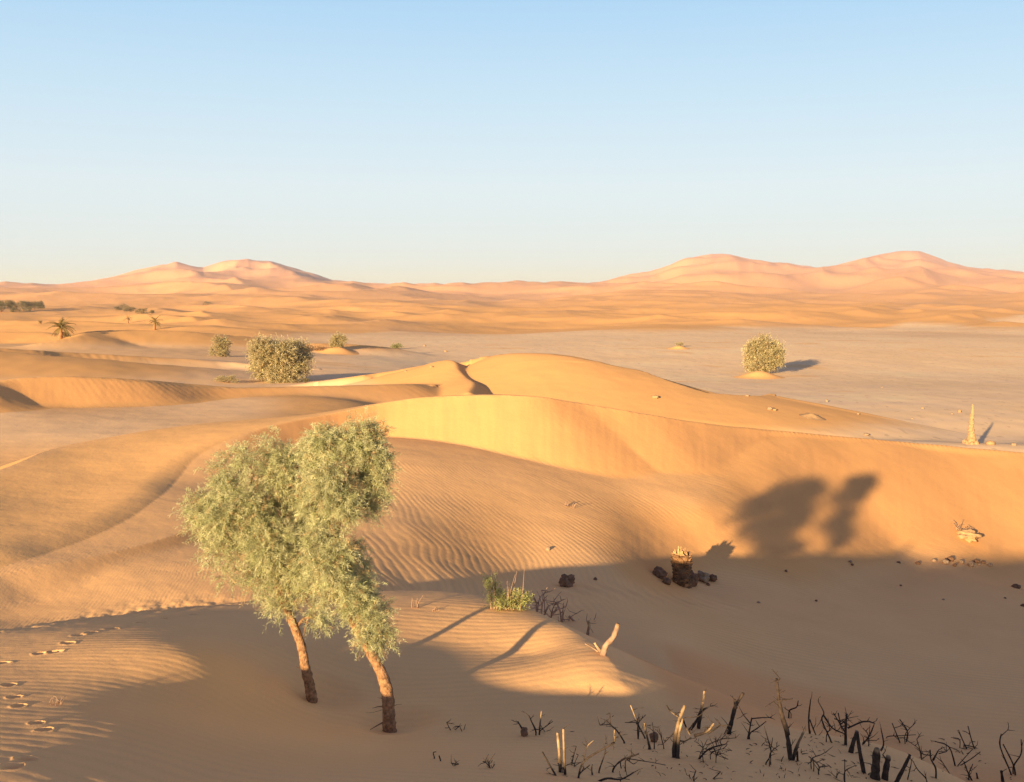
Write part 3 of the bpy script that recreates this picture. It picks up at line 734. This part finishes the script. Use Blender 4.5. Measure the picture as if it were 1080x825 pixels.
for i, (px, py, w, h, lab) in enumerate([(1072,620,9,4,'larger dark stone at the right frame edge in shade'),(1060,632,3,2,'tiny pebble left of the dark stones at the right frame edge'),(1079,640,5,3,'dark stone cut by the right frame edge below the larger one')]):
    lump('stone', px, py, w, h, M_DARKST, lab, 'stone', 95+i)
lump('wood_chunk', 598,618,17,12,M_DARKST,'dark brown rounded chunk half buried behind the green shrub','wood chunk',14,rough=.4)
lump('wood_chunk', 628,612,4,3,M_DARKST,'tiny dark chip right of the rounded brown chunk','wood chunk',15)
lump('wood_chunk', 578,580.5,5,4,M_STONE,'small brown speck lying on the sunlit rippled floor','wood chunk',16)
lump('crusted_hummock', 1019,566,26,6,M_CRUST,'pale hummock of crusted sand and roots beside the tree shadows','hummock',17,rough=.6,sink=.5)
lump('stone', 1022,561,9,3,M_STONE,'pale crust slab on top of the hummock','stone',18)
def straw(px0, px1, py, n, hpx, label, seed, mt=M_DRY, name='dry_grass_tuft', cat='grass tuft', arc=1.):
    g = ground((px0+px1)/2, py); sc = g.y/FPX; b = MB(); rr = random.Random(seed)
    for i in range(n):
        x = (rr.uniform(px0, px1)-CX)/FPX*g.y; y = g.y+rr.uniform(-1, 1)*(px1-px0)*sc*.3
        z = float(height(np.array([x]), np.array([y]))[0]); p = Vector((x, y, z-.02)); a = rr.uniform(0, 6.28); h_ = hpx*sc*rr.uniform(.4, 1.1)
        d = Vector((math.cos(a)*h_*arc*.6, math.sin(a)*h_*arc*.6, 0))
        b.tube([p, p+d*.3+Vector((0,0,h_*.55)), p+d*.8+Vector((0,0,h_*.9)), p+d*1.3+Vector((0,0,h_*.75))], [.4*sc, .32*sc, .22*sc, .1*sc], 4, rng=rr)
    return tag(b.build(name, mt, None, g), label, cat)
straw(1006,1034,563,34,9,'dry arching stalks over the crusted hummock',3,arc=1.4)
straw(595,605,534,9,6,'faint dry sprig alone on the big sunlit slope',4)
straw(434,442,641,10,14,'thin dry sprig behind the right tree',5,arc=.8)
straw(50,66,742,14,9,'small tangle of dry stems near the footprints',6,arc=1.2)
straw(455,462,644,7,5,'pale curl of dry stem right of the dry sprig',7,arc=1.5,mt=M_DRY)

# palm stump with its fallen boots
def palm_stump():
    g = ground(719, 616); sc = g.y/FPX; rr = random.Random(2)
    root = empty('palm_stump', g, 'shaggy brown palm stump with a pale torn top in the shade', 'palm stump')
    core = MB(); core.tube([(g.x+k*.0, g.y, g.z-.15+k*31*sc/5) for k in range(6)], [10*sc, 10*sc, 9.5*sc, 9*sc, 9.5*sc, 8*sc], 10, cols=[(.17,.10,.06)]*6, rnd=.1, rng=rr)
    core.build('trunk', M_BOOT, root, g, tone=True)
    b = MB()
    for row in range(13):
        z = g.z+(row-.5)*2.5*sc; R_ = (11.5-1.2*math.sin(row*.5))*sc*(1.15 if row < 3 else 1)
        for k in range(11):
            a = 2*math.pi*(k+.5*(row % 2))/11+rr.uniform(-.1, .1); o_ = Vector((math.cos(a), math.sin(a), 0)); t_ = Vector((-math.sin(a), math.cos(a), 0))
            c0 = Vector((g.x, g.y, z))+o_*R_*.72; w = 3.0*sc; hh = rr.uniform(2.2, 4.6)*sc; out = rr.uniform(.8, 3.0)*sc
            i = len(b.v); cl = rr.uniform(.6, 1.3); cc = (.30*cl, .17*cl, .09*cl)
            b.v += [c0-t_*w, c0+t_*w, c0+o_*out-t_*w*.6+Vector((0,0,hh)), c0+o_*out+t_*w*.6+Vector((0,0,hh)), c0-o_*sc-t_*w*.6+Vector((0,0,hh*.9)), c0-o_*sc+t_*w*.6+Vector((0,0,hh*.9))]
            b.c += [cc]*6; b.f += [(i,i+1,i+3,i+2),(i+2,i+3,i+5,i+4),(i,i+2,i+4),(i+1,i+5,i+3)]
    b.build('leaf_boots', M_BOOT, root, g, smooth=False, tone=True)
    b = MB()
    for k in range(34):
        a = rr.uniform(0, 6.28); r0 = rr.uniform(1, 7)*sc; p = Vector((g.x-1.5*sc+math.cos(a)*r0, g.y+math.sin(a)*r0, g.z+28*sc)); h_ = rr.uniform(5, 15)*sc*(1-.5*r0/(7*sc))
        e = p+Vector((rr.uniform(-2, 2)*sc, rr.uniform(-2, 2)*sc, h_)); b.tube([p, p.lerp(e, .5)+Vector((rr.uniform(-1,1)*sc,0,0)), e], [1.8*sc, 1.5*sc, .5*sc], 5, cols=[(.36,.20,.10),(.46,.27,.13),(.48,.30,.16)], rnd=.2, rng=rr)
    b.build('torn_top', M_BOOT, root, g, smooth=False, tone=True)
palm_stump()
for px, py, w, h, lab, sd in [(696,609,15,10,'dark fallen boot lying clear of the palm stump on its left side',31),(703,616,9,7,'rounded dark chunk touching the left foot of the palm stump',32),(729,617,15,13,'round dark fibrous ball against the right foot of the palm stump',33),
    (741,612,14,9,'grey ashen heap right of the palm stump',34),(751,612,10,6,'outermost dark lump right of the palm stump',35),(747,617,4,2,'small chip in front of the ashen heap by the palm stump',36)]:
    lump('palm_debris', px, py, w, h, M_STONE if sd == 34 else M_DARKST, lab, 'palm debris', sd, rough=.45, sink=.2)

# ------------------------------------------------------------------ dead wood drawn stem by stem
def wood(name, base, stems, label, cat, mt=None, seed=0, twigs=2, group=None, char=True, dsp=.25, blend=None):
    """stems: lists of (px, py) from the ground up, with a width in pixels; built round the foot of the plant"""
    g = ground(*base); Y0 = g.y; sc = Y0/FPX; rr = random.Random(seed+int(base[0]*7))
    root = empty(name, g, label, cat, group)
    for st in stems:
        w, pts = st[0], st[1]; pale = len(st) > 2
        dy = rr.uniform(-.12, .12); sl = rr.uniform(-dsp, dsp)
        h0 = max(p[1] for p in pts); P = []
        for k, (px, py) in enumerate(pts):
            P.append(Vector(W(px, py, Y0+dy+sl*(h0-py)*sc+rr.uniform(-.01, .01))))
        if len(pts) > 1 and pts[0][1] >= base[1]-14:      # rooted stem: start under the sand
            z = float(height(np.array([P[0].x]), np.array([P[0].y]))[0]); 
            if P[0].z > z-.05: P.insert(0, Vector((P[0].x, P[0].y, z-.06)))
        P = [Vector(q) for q in smooth_path([tuple(p) for p in P], 2)] if len(P) > 2 else P
        n = len(P); r = w*sc/2
        rad = [r*(1.12-.50*k/max(n-1, 1))*rr.uniform(.88, 1.12) for k in range(n)]
        c0 = (.055,.040,.034) if char else (.33,.22,.16)
        cols = [c0]*n
        if pale:
            m0 = n//2; cols = [tuple(c0[j]+((.42,.29,.17)[j]-c0[j])*max(0., min(1., (k-m0+1)/max(n-m0, 1)))*1.0 for j in range(3)) for k in range(n)]
            rad[-1] = max(rad[-1]*(.75 if w < 3 else .95), .2*sc)
            if w >= 5.5: cols = [c0]*(n-1)+[(.30,.19,.11)]
        b = MB(); b.tube(P, rad, 7 if w > 3 else 5, cols=cols, rnd=.12, rng=rr)
        for k in range(twigs if w < 7 else 0):
            q = P[rr.randrange(max(1, n//3), n)]; L = rr.uniform(5, 14)*sc
            d = Vector((rr.uniform(-1, 1), rr.uniform(-.7, .7), rr.uniform(-.2, .8))).normalized()
            e1 = q+d*L*.5; e2 = e1+(d+Vector((rr.uniform(-.5, .5), rr.uniform(-.5, .5), rr.uniform(-.3, .4)))).normalized()*L*.5
            b.tube([q, e1, e2], [.45*sc, .33*sc, .15*sc], 4, cols=[c0]*3, cap=False)
            if rr.random() < .5:
                e3 = e1+(d+Vector((rr.uniform(-1, 1), rr.uniform(-1, 1), .2))).normalized()*L*.4; b.tube([e1, e3], [.3*sc, .12*sc], 4, cols=[c0]*2, cap=False)
        b.build('stem', mt or M_CHAR, root, g, tone=True)
    return root
BG = 'burnt shrubs along the foot of the spur'
B = lambda base, stems, label, **k: wood('burnt_shrub', base, stems, label, 'dead shrub', group=BG, **dict(dict(twigs=3), **k))
B((475,772), [(1.2,[(476,772),(473,766),(471,762)]),(1,[(478,772),(484,766)])], 'tiny charred twig on bare sand, first right of the tree pair')
B((489,771), [(1,[(489,771),(491,764)]),(1,[(487,771),(485,767)])], 'hair-thin twig pair between the first charred twig and the forked stub', twigs=0)
B((463,802), [(2.2,[(465,804),(463,797)]),(1.4,[(458,799),(457,794),(460,793)])], 'short bent charred peg with a hooked twig lowest below the right tree', twigs=0)
B((480,808), [(1.2,[(480,808),(476,805)]),(1,[(479,808),(484,806)])], 'small charred splinter flat on the sand below the hooked peg')
B((516,812), [(1.6,[(518,812),(513,805),(509,803)]),(1.2,[(517,811),(514,797)]),(1,[(519,811),(522,806)])], 'low spiky charred tuft alone at the bottom, left of the pale posts')
B((553,772), [(2.2,[(553,774),(549,766),(546,761)]),(1.8,[(565,771),(561,762),(558,755)]),(2,[(569,772),(570,760),(571,750)],1),(1.2,[(569,772),(576,766),(583,761)]),(1.2,[(569,777),(575,772)])], 'forked charred shrub with a black knot at its foot, where the sunlit patch ends')
B((592,818), [(4.2,[(591,818),(590,795),(588,773)],1),(3.6,[(596,818),(595,795),(594,769)],1),(2.4,[(586,818),(579,806),(572,793)]),(1.4,[(594,810),(600,806)])], 'pair of pale topped posts rising from one charred foot')
B((604,806), [(1.4,[(603,807),(605,797),(608,787)]),(1,[(606,806),(610,796)])], 'thin charred fork just right of the pale topped posts')
B((611,820), [(2.4,[(610,821),(616,803),(638,789),(648,784)]),(2.6,[(645,785),(648,782),(648,770)],1),(1.2,[(616,802),(619,788),(626,781)],1),(1.8,[(611,817),(622,807)])], 'long low branch that bends up into a bright pale tip')
B((625,819), [(2.2,[(625,819),(624,812),(625,806)],1)], 'single pale splinter under the low branch', twigs=0)
B((633,813), [(1.8,[(632,813),(636,801),(639,792)])], 'plain black rod leaning right of the low branch')
B((648,811), [(2.2,[(647,811),(656,802),(674,795)]),(1.2,[(656,801),(680,803),(702,807)]),(1.2,[(660,802),(668,806)])], 'sprawling charred branch reaching right along the ground')
B((636,822), [(2.4,[(630,825),(641,821),(655,822),(668,815)]),(1.2,[(655,822),(664,822)])], 'charred branch lying along the bottom edge below the sprawling one')
B((658,782), [(1.8,[(658,782),(650,770),(644,764),(643,752)]),(1,[(644,764),(633,765)]),(1,[(645,766),(640,760)])], 'slim charred stem with a level arm, behind the low bent branch')
B((680,778), [(1.9,[(680,778),(673,764),(665,744)],1),(1.3,[(673,764),(659,762)]),(1.3,[(673,764),(681,754)])], 'slender sunlit tipped stem with two arms before the slip face')
B((684,787), [(3,[(685,788),(682,775),(679,761)],1),(1.3,[(690,780),(688,762)]),(1.3,[(700,788),(697,776),(695,768)])], 'short pale topped stub next to a black cone shaped knot')
lump('burnt_knot', 690,781,9,9,M_CHAR and M_DARKST,'black cone shaped knot between two stubs','wood knot',37,rough=.3)
lump('burnt_knot', 553,775,8,8,M_DARKST,'black knot at the foot of the forked charred shrub','wood knot',38,rough=.3)
B((711,797), [(5,[(711,798),(712,780),(716,760),(722,744)],1),(4,[(715,797),(716,775),(720,758)],1),(1.5,[(703,744),(708,751),(715,756)],1),(1.8,[(720,758),(724,768),(728,776)],1),(1.8,[(714,783),(722,782),(729,778)]),(1.2,[(716,768),(706,778),(700,784)]),(1,[(722,757),(736,756)])], 'thick twin stemmed shrub with a bright pointed tip, largest left of the tall pole',twigs=3)
B((732,768), [(4,[(728,770),(735,760),(739,750)]),(4.2,[(737,766),(740,748),(743,729)],1),(2.8,[(741,749),(749,745)],1)], 'Y shaped stump with bright cut ends above the twig tangle')
B((740,801), [(2.2,[(737,801),(748,790),(765,785)]),(3,[(732,776),(745,772),(753,763)],1),(2.2,[(746,774),(760,765)]),(1,[(742,790),(755,796),(768,801)]),(1,[(745,786),(760,780),(770,779)]),(1,[(750,795),(762,790),(772,792)]),(1,[(738,797),(746,780)]),(1,[(755,796),(752,785)])], 'dense tangle of thin charred twigs under the Y shaped stump', twigs=7)
B((730,821), [(1.8,[(732,825),(732,819),(734,813)]),(1.5,[(729,825),(727,817)]),(1.6,[(749,825),(755,819),(760,814)])], 'short black spikes at the bottom edge below the twig tangle')
B((770,773), [(5,[(769,773),(772,760),(776,745),(784,731)]),(4,[(776,747),(775,738)]),(1.4,[(764,775),(768,765)])], 'stout black forked stump right of the Y shaped one')
B((790,779), [(2.2,[(789,779),(791,768),(793,757)]),(1.4,[(792,764),(784,754)]),(1.5,[(791,774),(799,768),(808,761)]),(1.3,[(793,758),(804,757),(814,757)])], 'black shrub with two level arms left of the tall pole')
B((809,805), [(1.6,[(808,805),(813,793),(806,766)]),(1.2,[(813,792),(815,778)]),(1.1,[(812,795),(822,786)])], 'thin whippy charred shrub at the foot of the tall pole, left side', twigs=3)
B((834,803), [(6.5,[(834,804),(832,785),(829,770)]),(4.6,[(831,775),(823,747),(819,716)]),(1.8,[(820,740),(828,738),(836,737)]),(4,[(836,803),(841,786),(849,769)],1),(2,[(841,792),(842,815)]),(1.4,[(823,747),(816,740)]),(1.2,[(819,720),(823,716)])], 'tallest black pole of them all, broken at the top')
B((833,756), [(1.8,[(832,756),(833,749),(840,746),(842,739)]),(1,[(834,752),(829,748)])], 'small crooked black twig standing behind the tall pole', twigs=1)
B((854,775), [(2.2,[(854,775),(853,757),(855,738)]),(1.4,[(854,759),(859,772),(864,782)])], 'straight black rod with one drooping twig right of the tall pole')
B((877,783), [(1.9,[(877,783),(867,760),(869,752),(863,740)]),(1.8,[(869,755),(878,768),(891,774)]),(1.2,[(872,775),(879,765)])], 'tall crooked thin shrub arching toward the stump cluster', twigs=3)
B((891,785), [(3.2,[(892,787),(892,768),(893,753)]),(1.7,[(892,775),(885,762),(879,752)]),(1.4,[(886,765),(893,758)]),(1.8,[(894,768),(911,761),(923,763)]),(1.2,[(880,758),(890,762)]),(1.2,[(884,752),(887,766)])], 'bushy black shrub with crossing twigs left of the cut stumps', twigs=6)
B((911,786), [(2,[(910,786),(917,776),(922,764)]),(1.2,[(916,776),(910,768)]),(1.2,[(911,782),(925,781)])], 'curved black branch rising behind the cut stumps', twigs=3)
B((898,795), [(5.5,[(897,796),(900,783),(904,771)],1)], 'leaning black stump with a small pale cut, left of the thick stump', twigs=0)
B((912,818), [(5,[(912,819),(907,794),(904,772)])], 'slanting black stake in front of the leaning stump', twigs=1)
B((924,821), [(11,[(923,823),(924,806),(925,790)],1),(2,[(929,792),(932,784),(929,768)]),(1.2,[(920,808),(910,804)])], 'thickest black cut stump of the cluster', twigs=1)
B((934,822), [(8,[(933,824),(935,810),(937,797)],1),(2,[(935,802),(931,796)])], 'second thick cut stump with a pale top, right of the thickest one', twigs=1)
B((947,824), [(5,[(945,826),(953,810),(960,796)])], 'smooth black peg leaning right beyond the cut stumps', twigs=0)
B((957,822), [(1.6,[(957,824),(959,815),(961,806)]),(1.4,[(977,822),(968,812),(963,803)])], 'small thin fork beside the smooth leaning peg')
B((949,782), [(1.6,[(949,783),(945,773),(941,763)]),(1.7,[(956,783),(957,771),(949,759)]),(1,[(936,777),(950,776),(966,775)]),(1,[(955,774),(966,762)])], 'thin pair of curved stems joined by a level twig, behind the stumps', twigs=3)
B((972,801), [(1.5,[(972,801),(970,790),(967,780)]),(1,[(971,792),(957,781)])], 'slim leaning twig right of the thin curved pair', twigs=2)
B((987,823), [(2.2,[(987,825),(987,811),(982,801),(981,791)]),(1.8,[(984,802),(990,791)]),(1.3,[(983,797),(974,796)]),(1.2,[(990,795),(998,793)])], 'wavy black stem with a two pronged top', twigs=3)
B((1008,809), [(1.9,[(1008,810),(1001,788),(986,782)]),(1.4,[(1008,810),(1022,802),(1034,793)]),(1.2,[(1010,808),(1026,790)])], 'low angular shrub with a long arm bent to the left', twigs=2)
B((1020,790), [(1.6,[(1020,791),(1015,780),(1011,770)]),(1.6,[(1028,791),(1024,778),(1021,766)]),(1.3,[(1018,786),(1038,792),(1058,801)]),(1,[(1012,780),(1003,778)])], 'two upright thin rods crossed by one long falling twig', twigs=2)
B((1023,823), [(2,[(1026,825),(1021,815),(1017,804)]),(1.4,[(1022,816),(1026,806)]),(1.2,[(1000,823),(1012,822),(1024,822)]),(1.3,[(1005,822),(999,812),(994,804)])], 'twisted twig cluster at the bottom edge, third from the frame corner', twigs=3)
B((1031,823), [(2.4,[(1032,826),(1030,815)])], 'bare black nub at the bottom edge', twigs=0)
B((1057,824), [(4,[(1058,826),(1056,813)]),(1,[(1057,815),(1062,811)])], 'thick black peg nearest the bottom right corner', twigs=0)
B((1068,817), [(2.2,[(1071,820),(1069,807),(1058,785)]),(2,[(1066,815),(1055,788),(1056,774)]),(1.7,[(1069,808),(1077,795),(1077,780)]),(1,[(1056,776),(1063,770)])], 'fan of bare curved stems at the right frame edge', twigs=2)
B((863,814), [(1.6,[(864,816),(863,807),(853,798)]),(1.3,[(864,810),(874,808)]),(1.2,[(858,803),(852,806)]),(1.2,[(856,801),(866,796),(872,793)])], 'low scraggly twig between the tall pole and the cut stumps', twigs=3)
B((891,823), [(1.5,[(891,826),(891,813),(891,801)]),(1.2,[(891,814),(903,807)]),(1.8,[(882,825),(883,815)])], 'thin upright twig in front of the cut stumps', twigs=2)

def litter():
    rr = random.Random(9); b = MB()
    for k in range(230):
        px = rr.triangular(560, 1075, 900); py = rr.uniform(772, 822) if px < 700 else rr.uniform(778, 823); q = ground(px, py, 8, 30, 160); sc = q.y/FPX
        a = rr.uniform(0, 6.28); L = rr.uniform(1.5, 8)*sc; d = Vector((math.cos(a), math.sin(a), rr.uniform(-.02, .25)))
        p0 = q+Vector((0, 0, .004)); p1 = p0+d*L*.5+Vector((0, 0, rr.uniform(0, .02))); p2 = p1+(d+Vector((rr.uniform(-.6, .6), rr.uniform(-.6, .6), 0))).normalized()*L*.5
        w = rr.uniform(.25, .6)*sc; b.tube([p0, p1, p2], [w, w*.8, w*.3], 4, cols=[(.07,.05,.04)]*3, rng=rr)
    o = b.build('twig_litter', M_CHAR, tone=True); o['kind'] = 'stuff'
litter()
# dead tangle, broken limb and green shrub on the brink
def tangle():
    g = ground(600, 655); sc = g.y/FPX; rr = random.Random(77)
    root = empty('dead_branch_tangle', g, 'tangle of bleached pinkish twigs on the brink beside the green shrub', 'dead branches')
    def arc(a, b_, c, w, par):
        P = [Vector(W(p[0], p[1], g.y+p[2])) for p in (a, b_, c)]; PP = smooth_path([tuple(p) for p in P], 4)
        m = MB(); m.tube(PP, [w*sc*.5*(1-.6*k/(len(PP)-1)) for k in range(len(PP))], 5, cols=[(.42,.27,.21)]*len(PP), rnd=.1, rng=rr)
        for k in range(4):
            q = Vector(PP[rr.randrange(2, len(PP))]); d = Vector((rr.uniform(-1, 1), rr.uniform(-.6, .6), rr.uniform(-.2, 1))).normalized(); L = rr.uniform(4, 11)*sc
            e = q+d*L; e2 = e+(d+Vector((rr.uniform(-.8, .8), 0, rr.uniform(-.4, .5)))).normalized()*L*.6
            m.tube([q, e, e2], [.5*sc, .38*sc, .15*sc], 4, cols=[(.42,.28,.22)]*3, cap=False)
        m.build('branch', M_BOOT, root, g, tone=True)
    for k in range(15):
        x0 = rr.uniform(566, 622); y0 = 647+(x0-566)*.52+rr.uniform(-3, 5); h_ = rr.uniform(10, 24)*(1.15 if x0 < 600 else .8); dx = rr.uniform(-14, 18)
        arc((x0, y0, 0), (x0+dx*.3, y0-h_*.7, rr.uniform(-.1, .1)), (x0+dx, y0-h_, rr.uniform(-.2, .2)), rr.uniform(1.3, 2.2), root)
    arc((556,646,0),(575,652,0),(592,660,0),2.0,root); arc((585,658,0),(600,664,0),(614,668,0),1.8,root); arc((618,668,0),(632,658,.1),(648,661,.1),1.6,root); arc((600,650,0),(612,661,0),(622,672,0),2.6,root)
tangle()
wood('broken_branch',(636,689),[(7.5,[(636,691),(639,681),(647,672),(652,658)],1),(4,[(636,690),(631,684),(627,678)],1),(2.2,[(636,691),(626,684),(617,679)])],'thick broken pale limb jutting up sunlit from the brink','broken branch',M_BOOT,5,0,char=False)
wood('broken_branch',(622,668),[(3.4,[(620,668),(621,661),(620,655)],1),(3,[(626,673),(626,668)])],'pair of short snapped stubs between the tangle and the broken limb','broken branch',M_BOOT,6,1,char=False)
def green_shrub():
    g = ground(536, 643); sc = g.y/FPX; rng = np.random.RandomState(5); rr = random.Random(5)
    root = empty('green_shrub', g, 'small bright green feathery shrub on the brink', 'shrub')
    cl = [(519,620,6,9),(524,632,9,9),(514,614,3,5),(537,634,8,8),(545,633,8,9),(552,637,8,7),(530,638,8,5),(543,640,10,5),(558,634,4,6)]
    cs = [W(c[0], c[1], g.y+rr.uniform(-.15, .15)) for c in cl]; rad = [(c[2]*sc, c[2]*sc, c[3]*sc) for c in cl]
    foliage('crown', cs, rad, [c[2]*c[3] for c in cl], 620, 12, .13, .0035, [(.30,.33,.12),(.44,.46,.20),(.4,.34,.16)], rng, root, g, droop=.1, up=.8, shell=.2)
    b = MB()
    for k in range(16):
        x0 = rr.uniform(518, 556); a = Vector(W(x0, 643, g.y)); a.z = g.z-.05; top = rr.uniform(598, 622); e = Vector(W(x0+rr.uniform(-8, 10), top, g.y+rr.uniform(-.1, .2)))
        b.tube([a, a.lerp(e, .55)+Vector((rr.uniform(-.03, .03), 0, 0)), e], [.7*sc, .5*sc, .15*sc], 4, cap=False, rng=rr)
    b.build('dry_stems', M_DRY, root, g)
green_shrub()

# ------------------------------------------------------------------ thin dust haze over the far land
def haze():
    b = bmesh.new(); bmesh.ops.create_cube(b, size=1)
    for v in b.verts: v.co = (v.co.x*9000, 250+(v.co.y+.5)*6500, -40+(v.co.z+.5)*135)
    me = bpy.data.meshes.new('dust_haze'); b.to_mesh(me); b.free(); o = bpy.data.objects.new('dust_haze', me); COL.objects.link(o)
    m = bpy.data.materials.new('haze'); m.use_nodes = True; nt = m.node_tree; nt.nodes.clear()
    out = nt.nodes.new('ShaderNodeOutputMaterial'); vs = nt.nodes.new('ShaderNodeVolumeScatter')
    vs.inputs['Color'].default_value = (.54, .66, 1, 1); vs.inputs['Density'].default_value = .00016; vs.inputs['Anisotropy'].default_value = 0
    nt.links.new(vs.outputs[0], out.inputs['Volume']); me.materials.append(m); o['kind'] = 'structure'
haze()
# ------------------------------------------------------------------ ground, light, camera
g = build_ground(); g.data.materials.append(M_SAND)
def light_and_camera():
    w = bpy.data.worlds.new('World'); S.world = w; w.use_nodes = True
    nt = w.node_tree; bg = nt.nodes['Background']
    sky = nt.nodes.new('ShaderNodeTexSky'); sky.sky_type = 'NISHITA'; sky.sun_disc = False
    sky.sun_elevation = SUN_EL; sky.sun_rotation = SUN_AZ+math.pi
    tc = nt.nodes.new('ShaderNodeTexCoord'); sp = nt.nodes.new('ShaderNodeSeparateXYZ'); nt.links.new(tc.outputs['Generated'], sp.inputs[0])
    rp = nt.nodes.new('ShaderNodeValToRGB'); nt.links.new(sp.outputs[2], rp.inputs[0])
    el = rp.color_ramp.elements
    el[0].position = 0; el[0].color = (.74,.82,.87,1); el[1].position = 1; el[1].color = (.13,.125,.20,1)
    for p, c in ((.02,(.78,.85,.88,1)),(.10,(.76,.87,.94,1)),(.18,(.62,.81,.955,1)),(.275,(.45,.70,.95,1)),(.36,(.32,.42,.61,1)),(.5,(.19,.20,.31,1))):
        e = el.new(p); e.color = c
    mx = nt.nodes.new('ShaderNodeMix'); mx.data_type = 'RGBA'; mx.inputs[0].default_value = .93
    sc = nt.nodes.new('ShaderNodeVectorMath'); sc.operation = 'SCALE'; sc.inputs[3].default_value = .15
    nt.links.new(sky.outputs[0], sc.inputs[0]); nt.links.new(sc.outputs[0], mx.inputs[6]); nt.links.new(rp.outputs[0], mx.inputs[7])
    nt.links.new(mx.outputs[2], bg.inputs[0]); bg.inputs[1].default_value = 1
    L = bpy.data.lights.new('sun', 'SUN'); L.energy = 11.5; L.angle = math.radians(.8); L.color = (1, .70, .345)
    o = bpy.data.objects.new('sun', L); COL.objects.link(o)
    d = Vector((SHX*math.cos(SUN_EL), SHY*math.cos(SUN_EL), -math.sin(SUN_EL)))
    o.rotation_euler = d.to_track_quat('-Z', 'Y').to_euler()
    c = bpy.data.cameras.new('camera'); co = bpy.data.objects.new('camera', c); COL.objects.link(co)
    co.rotation_euler = (math.pi/2, 0, 0); c.sensor_width = 36; c.lens = 36*FPX/1080
    c.shift_y = -(412.5-HY)/1080; c.clip_start = .1; c.clip_end = 20000
    S.camera = co
    S.view_settings.view_transform = 'Standard'; S.view_settings.look = 'None'
light_and_camera()
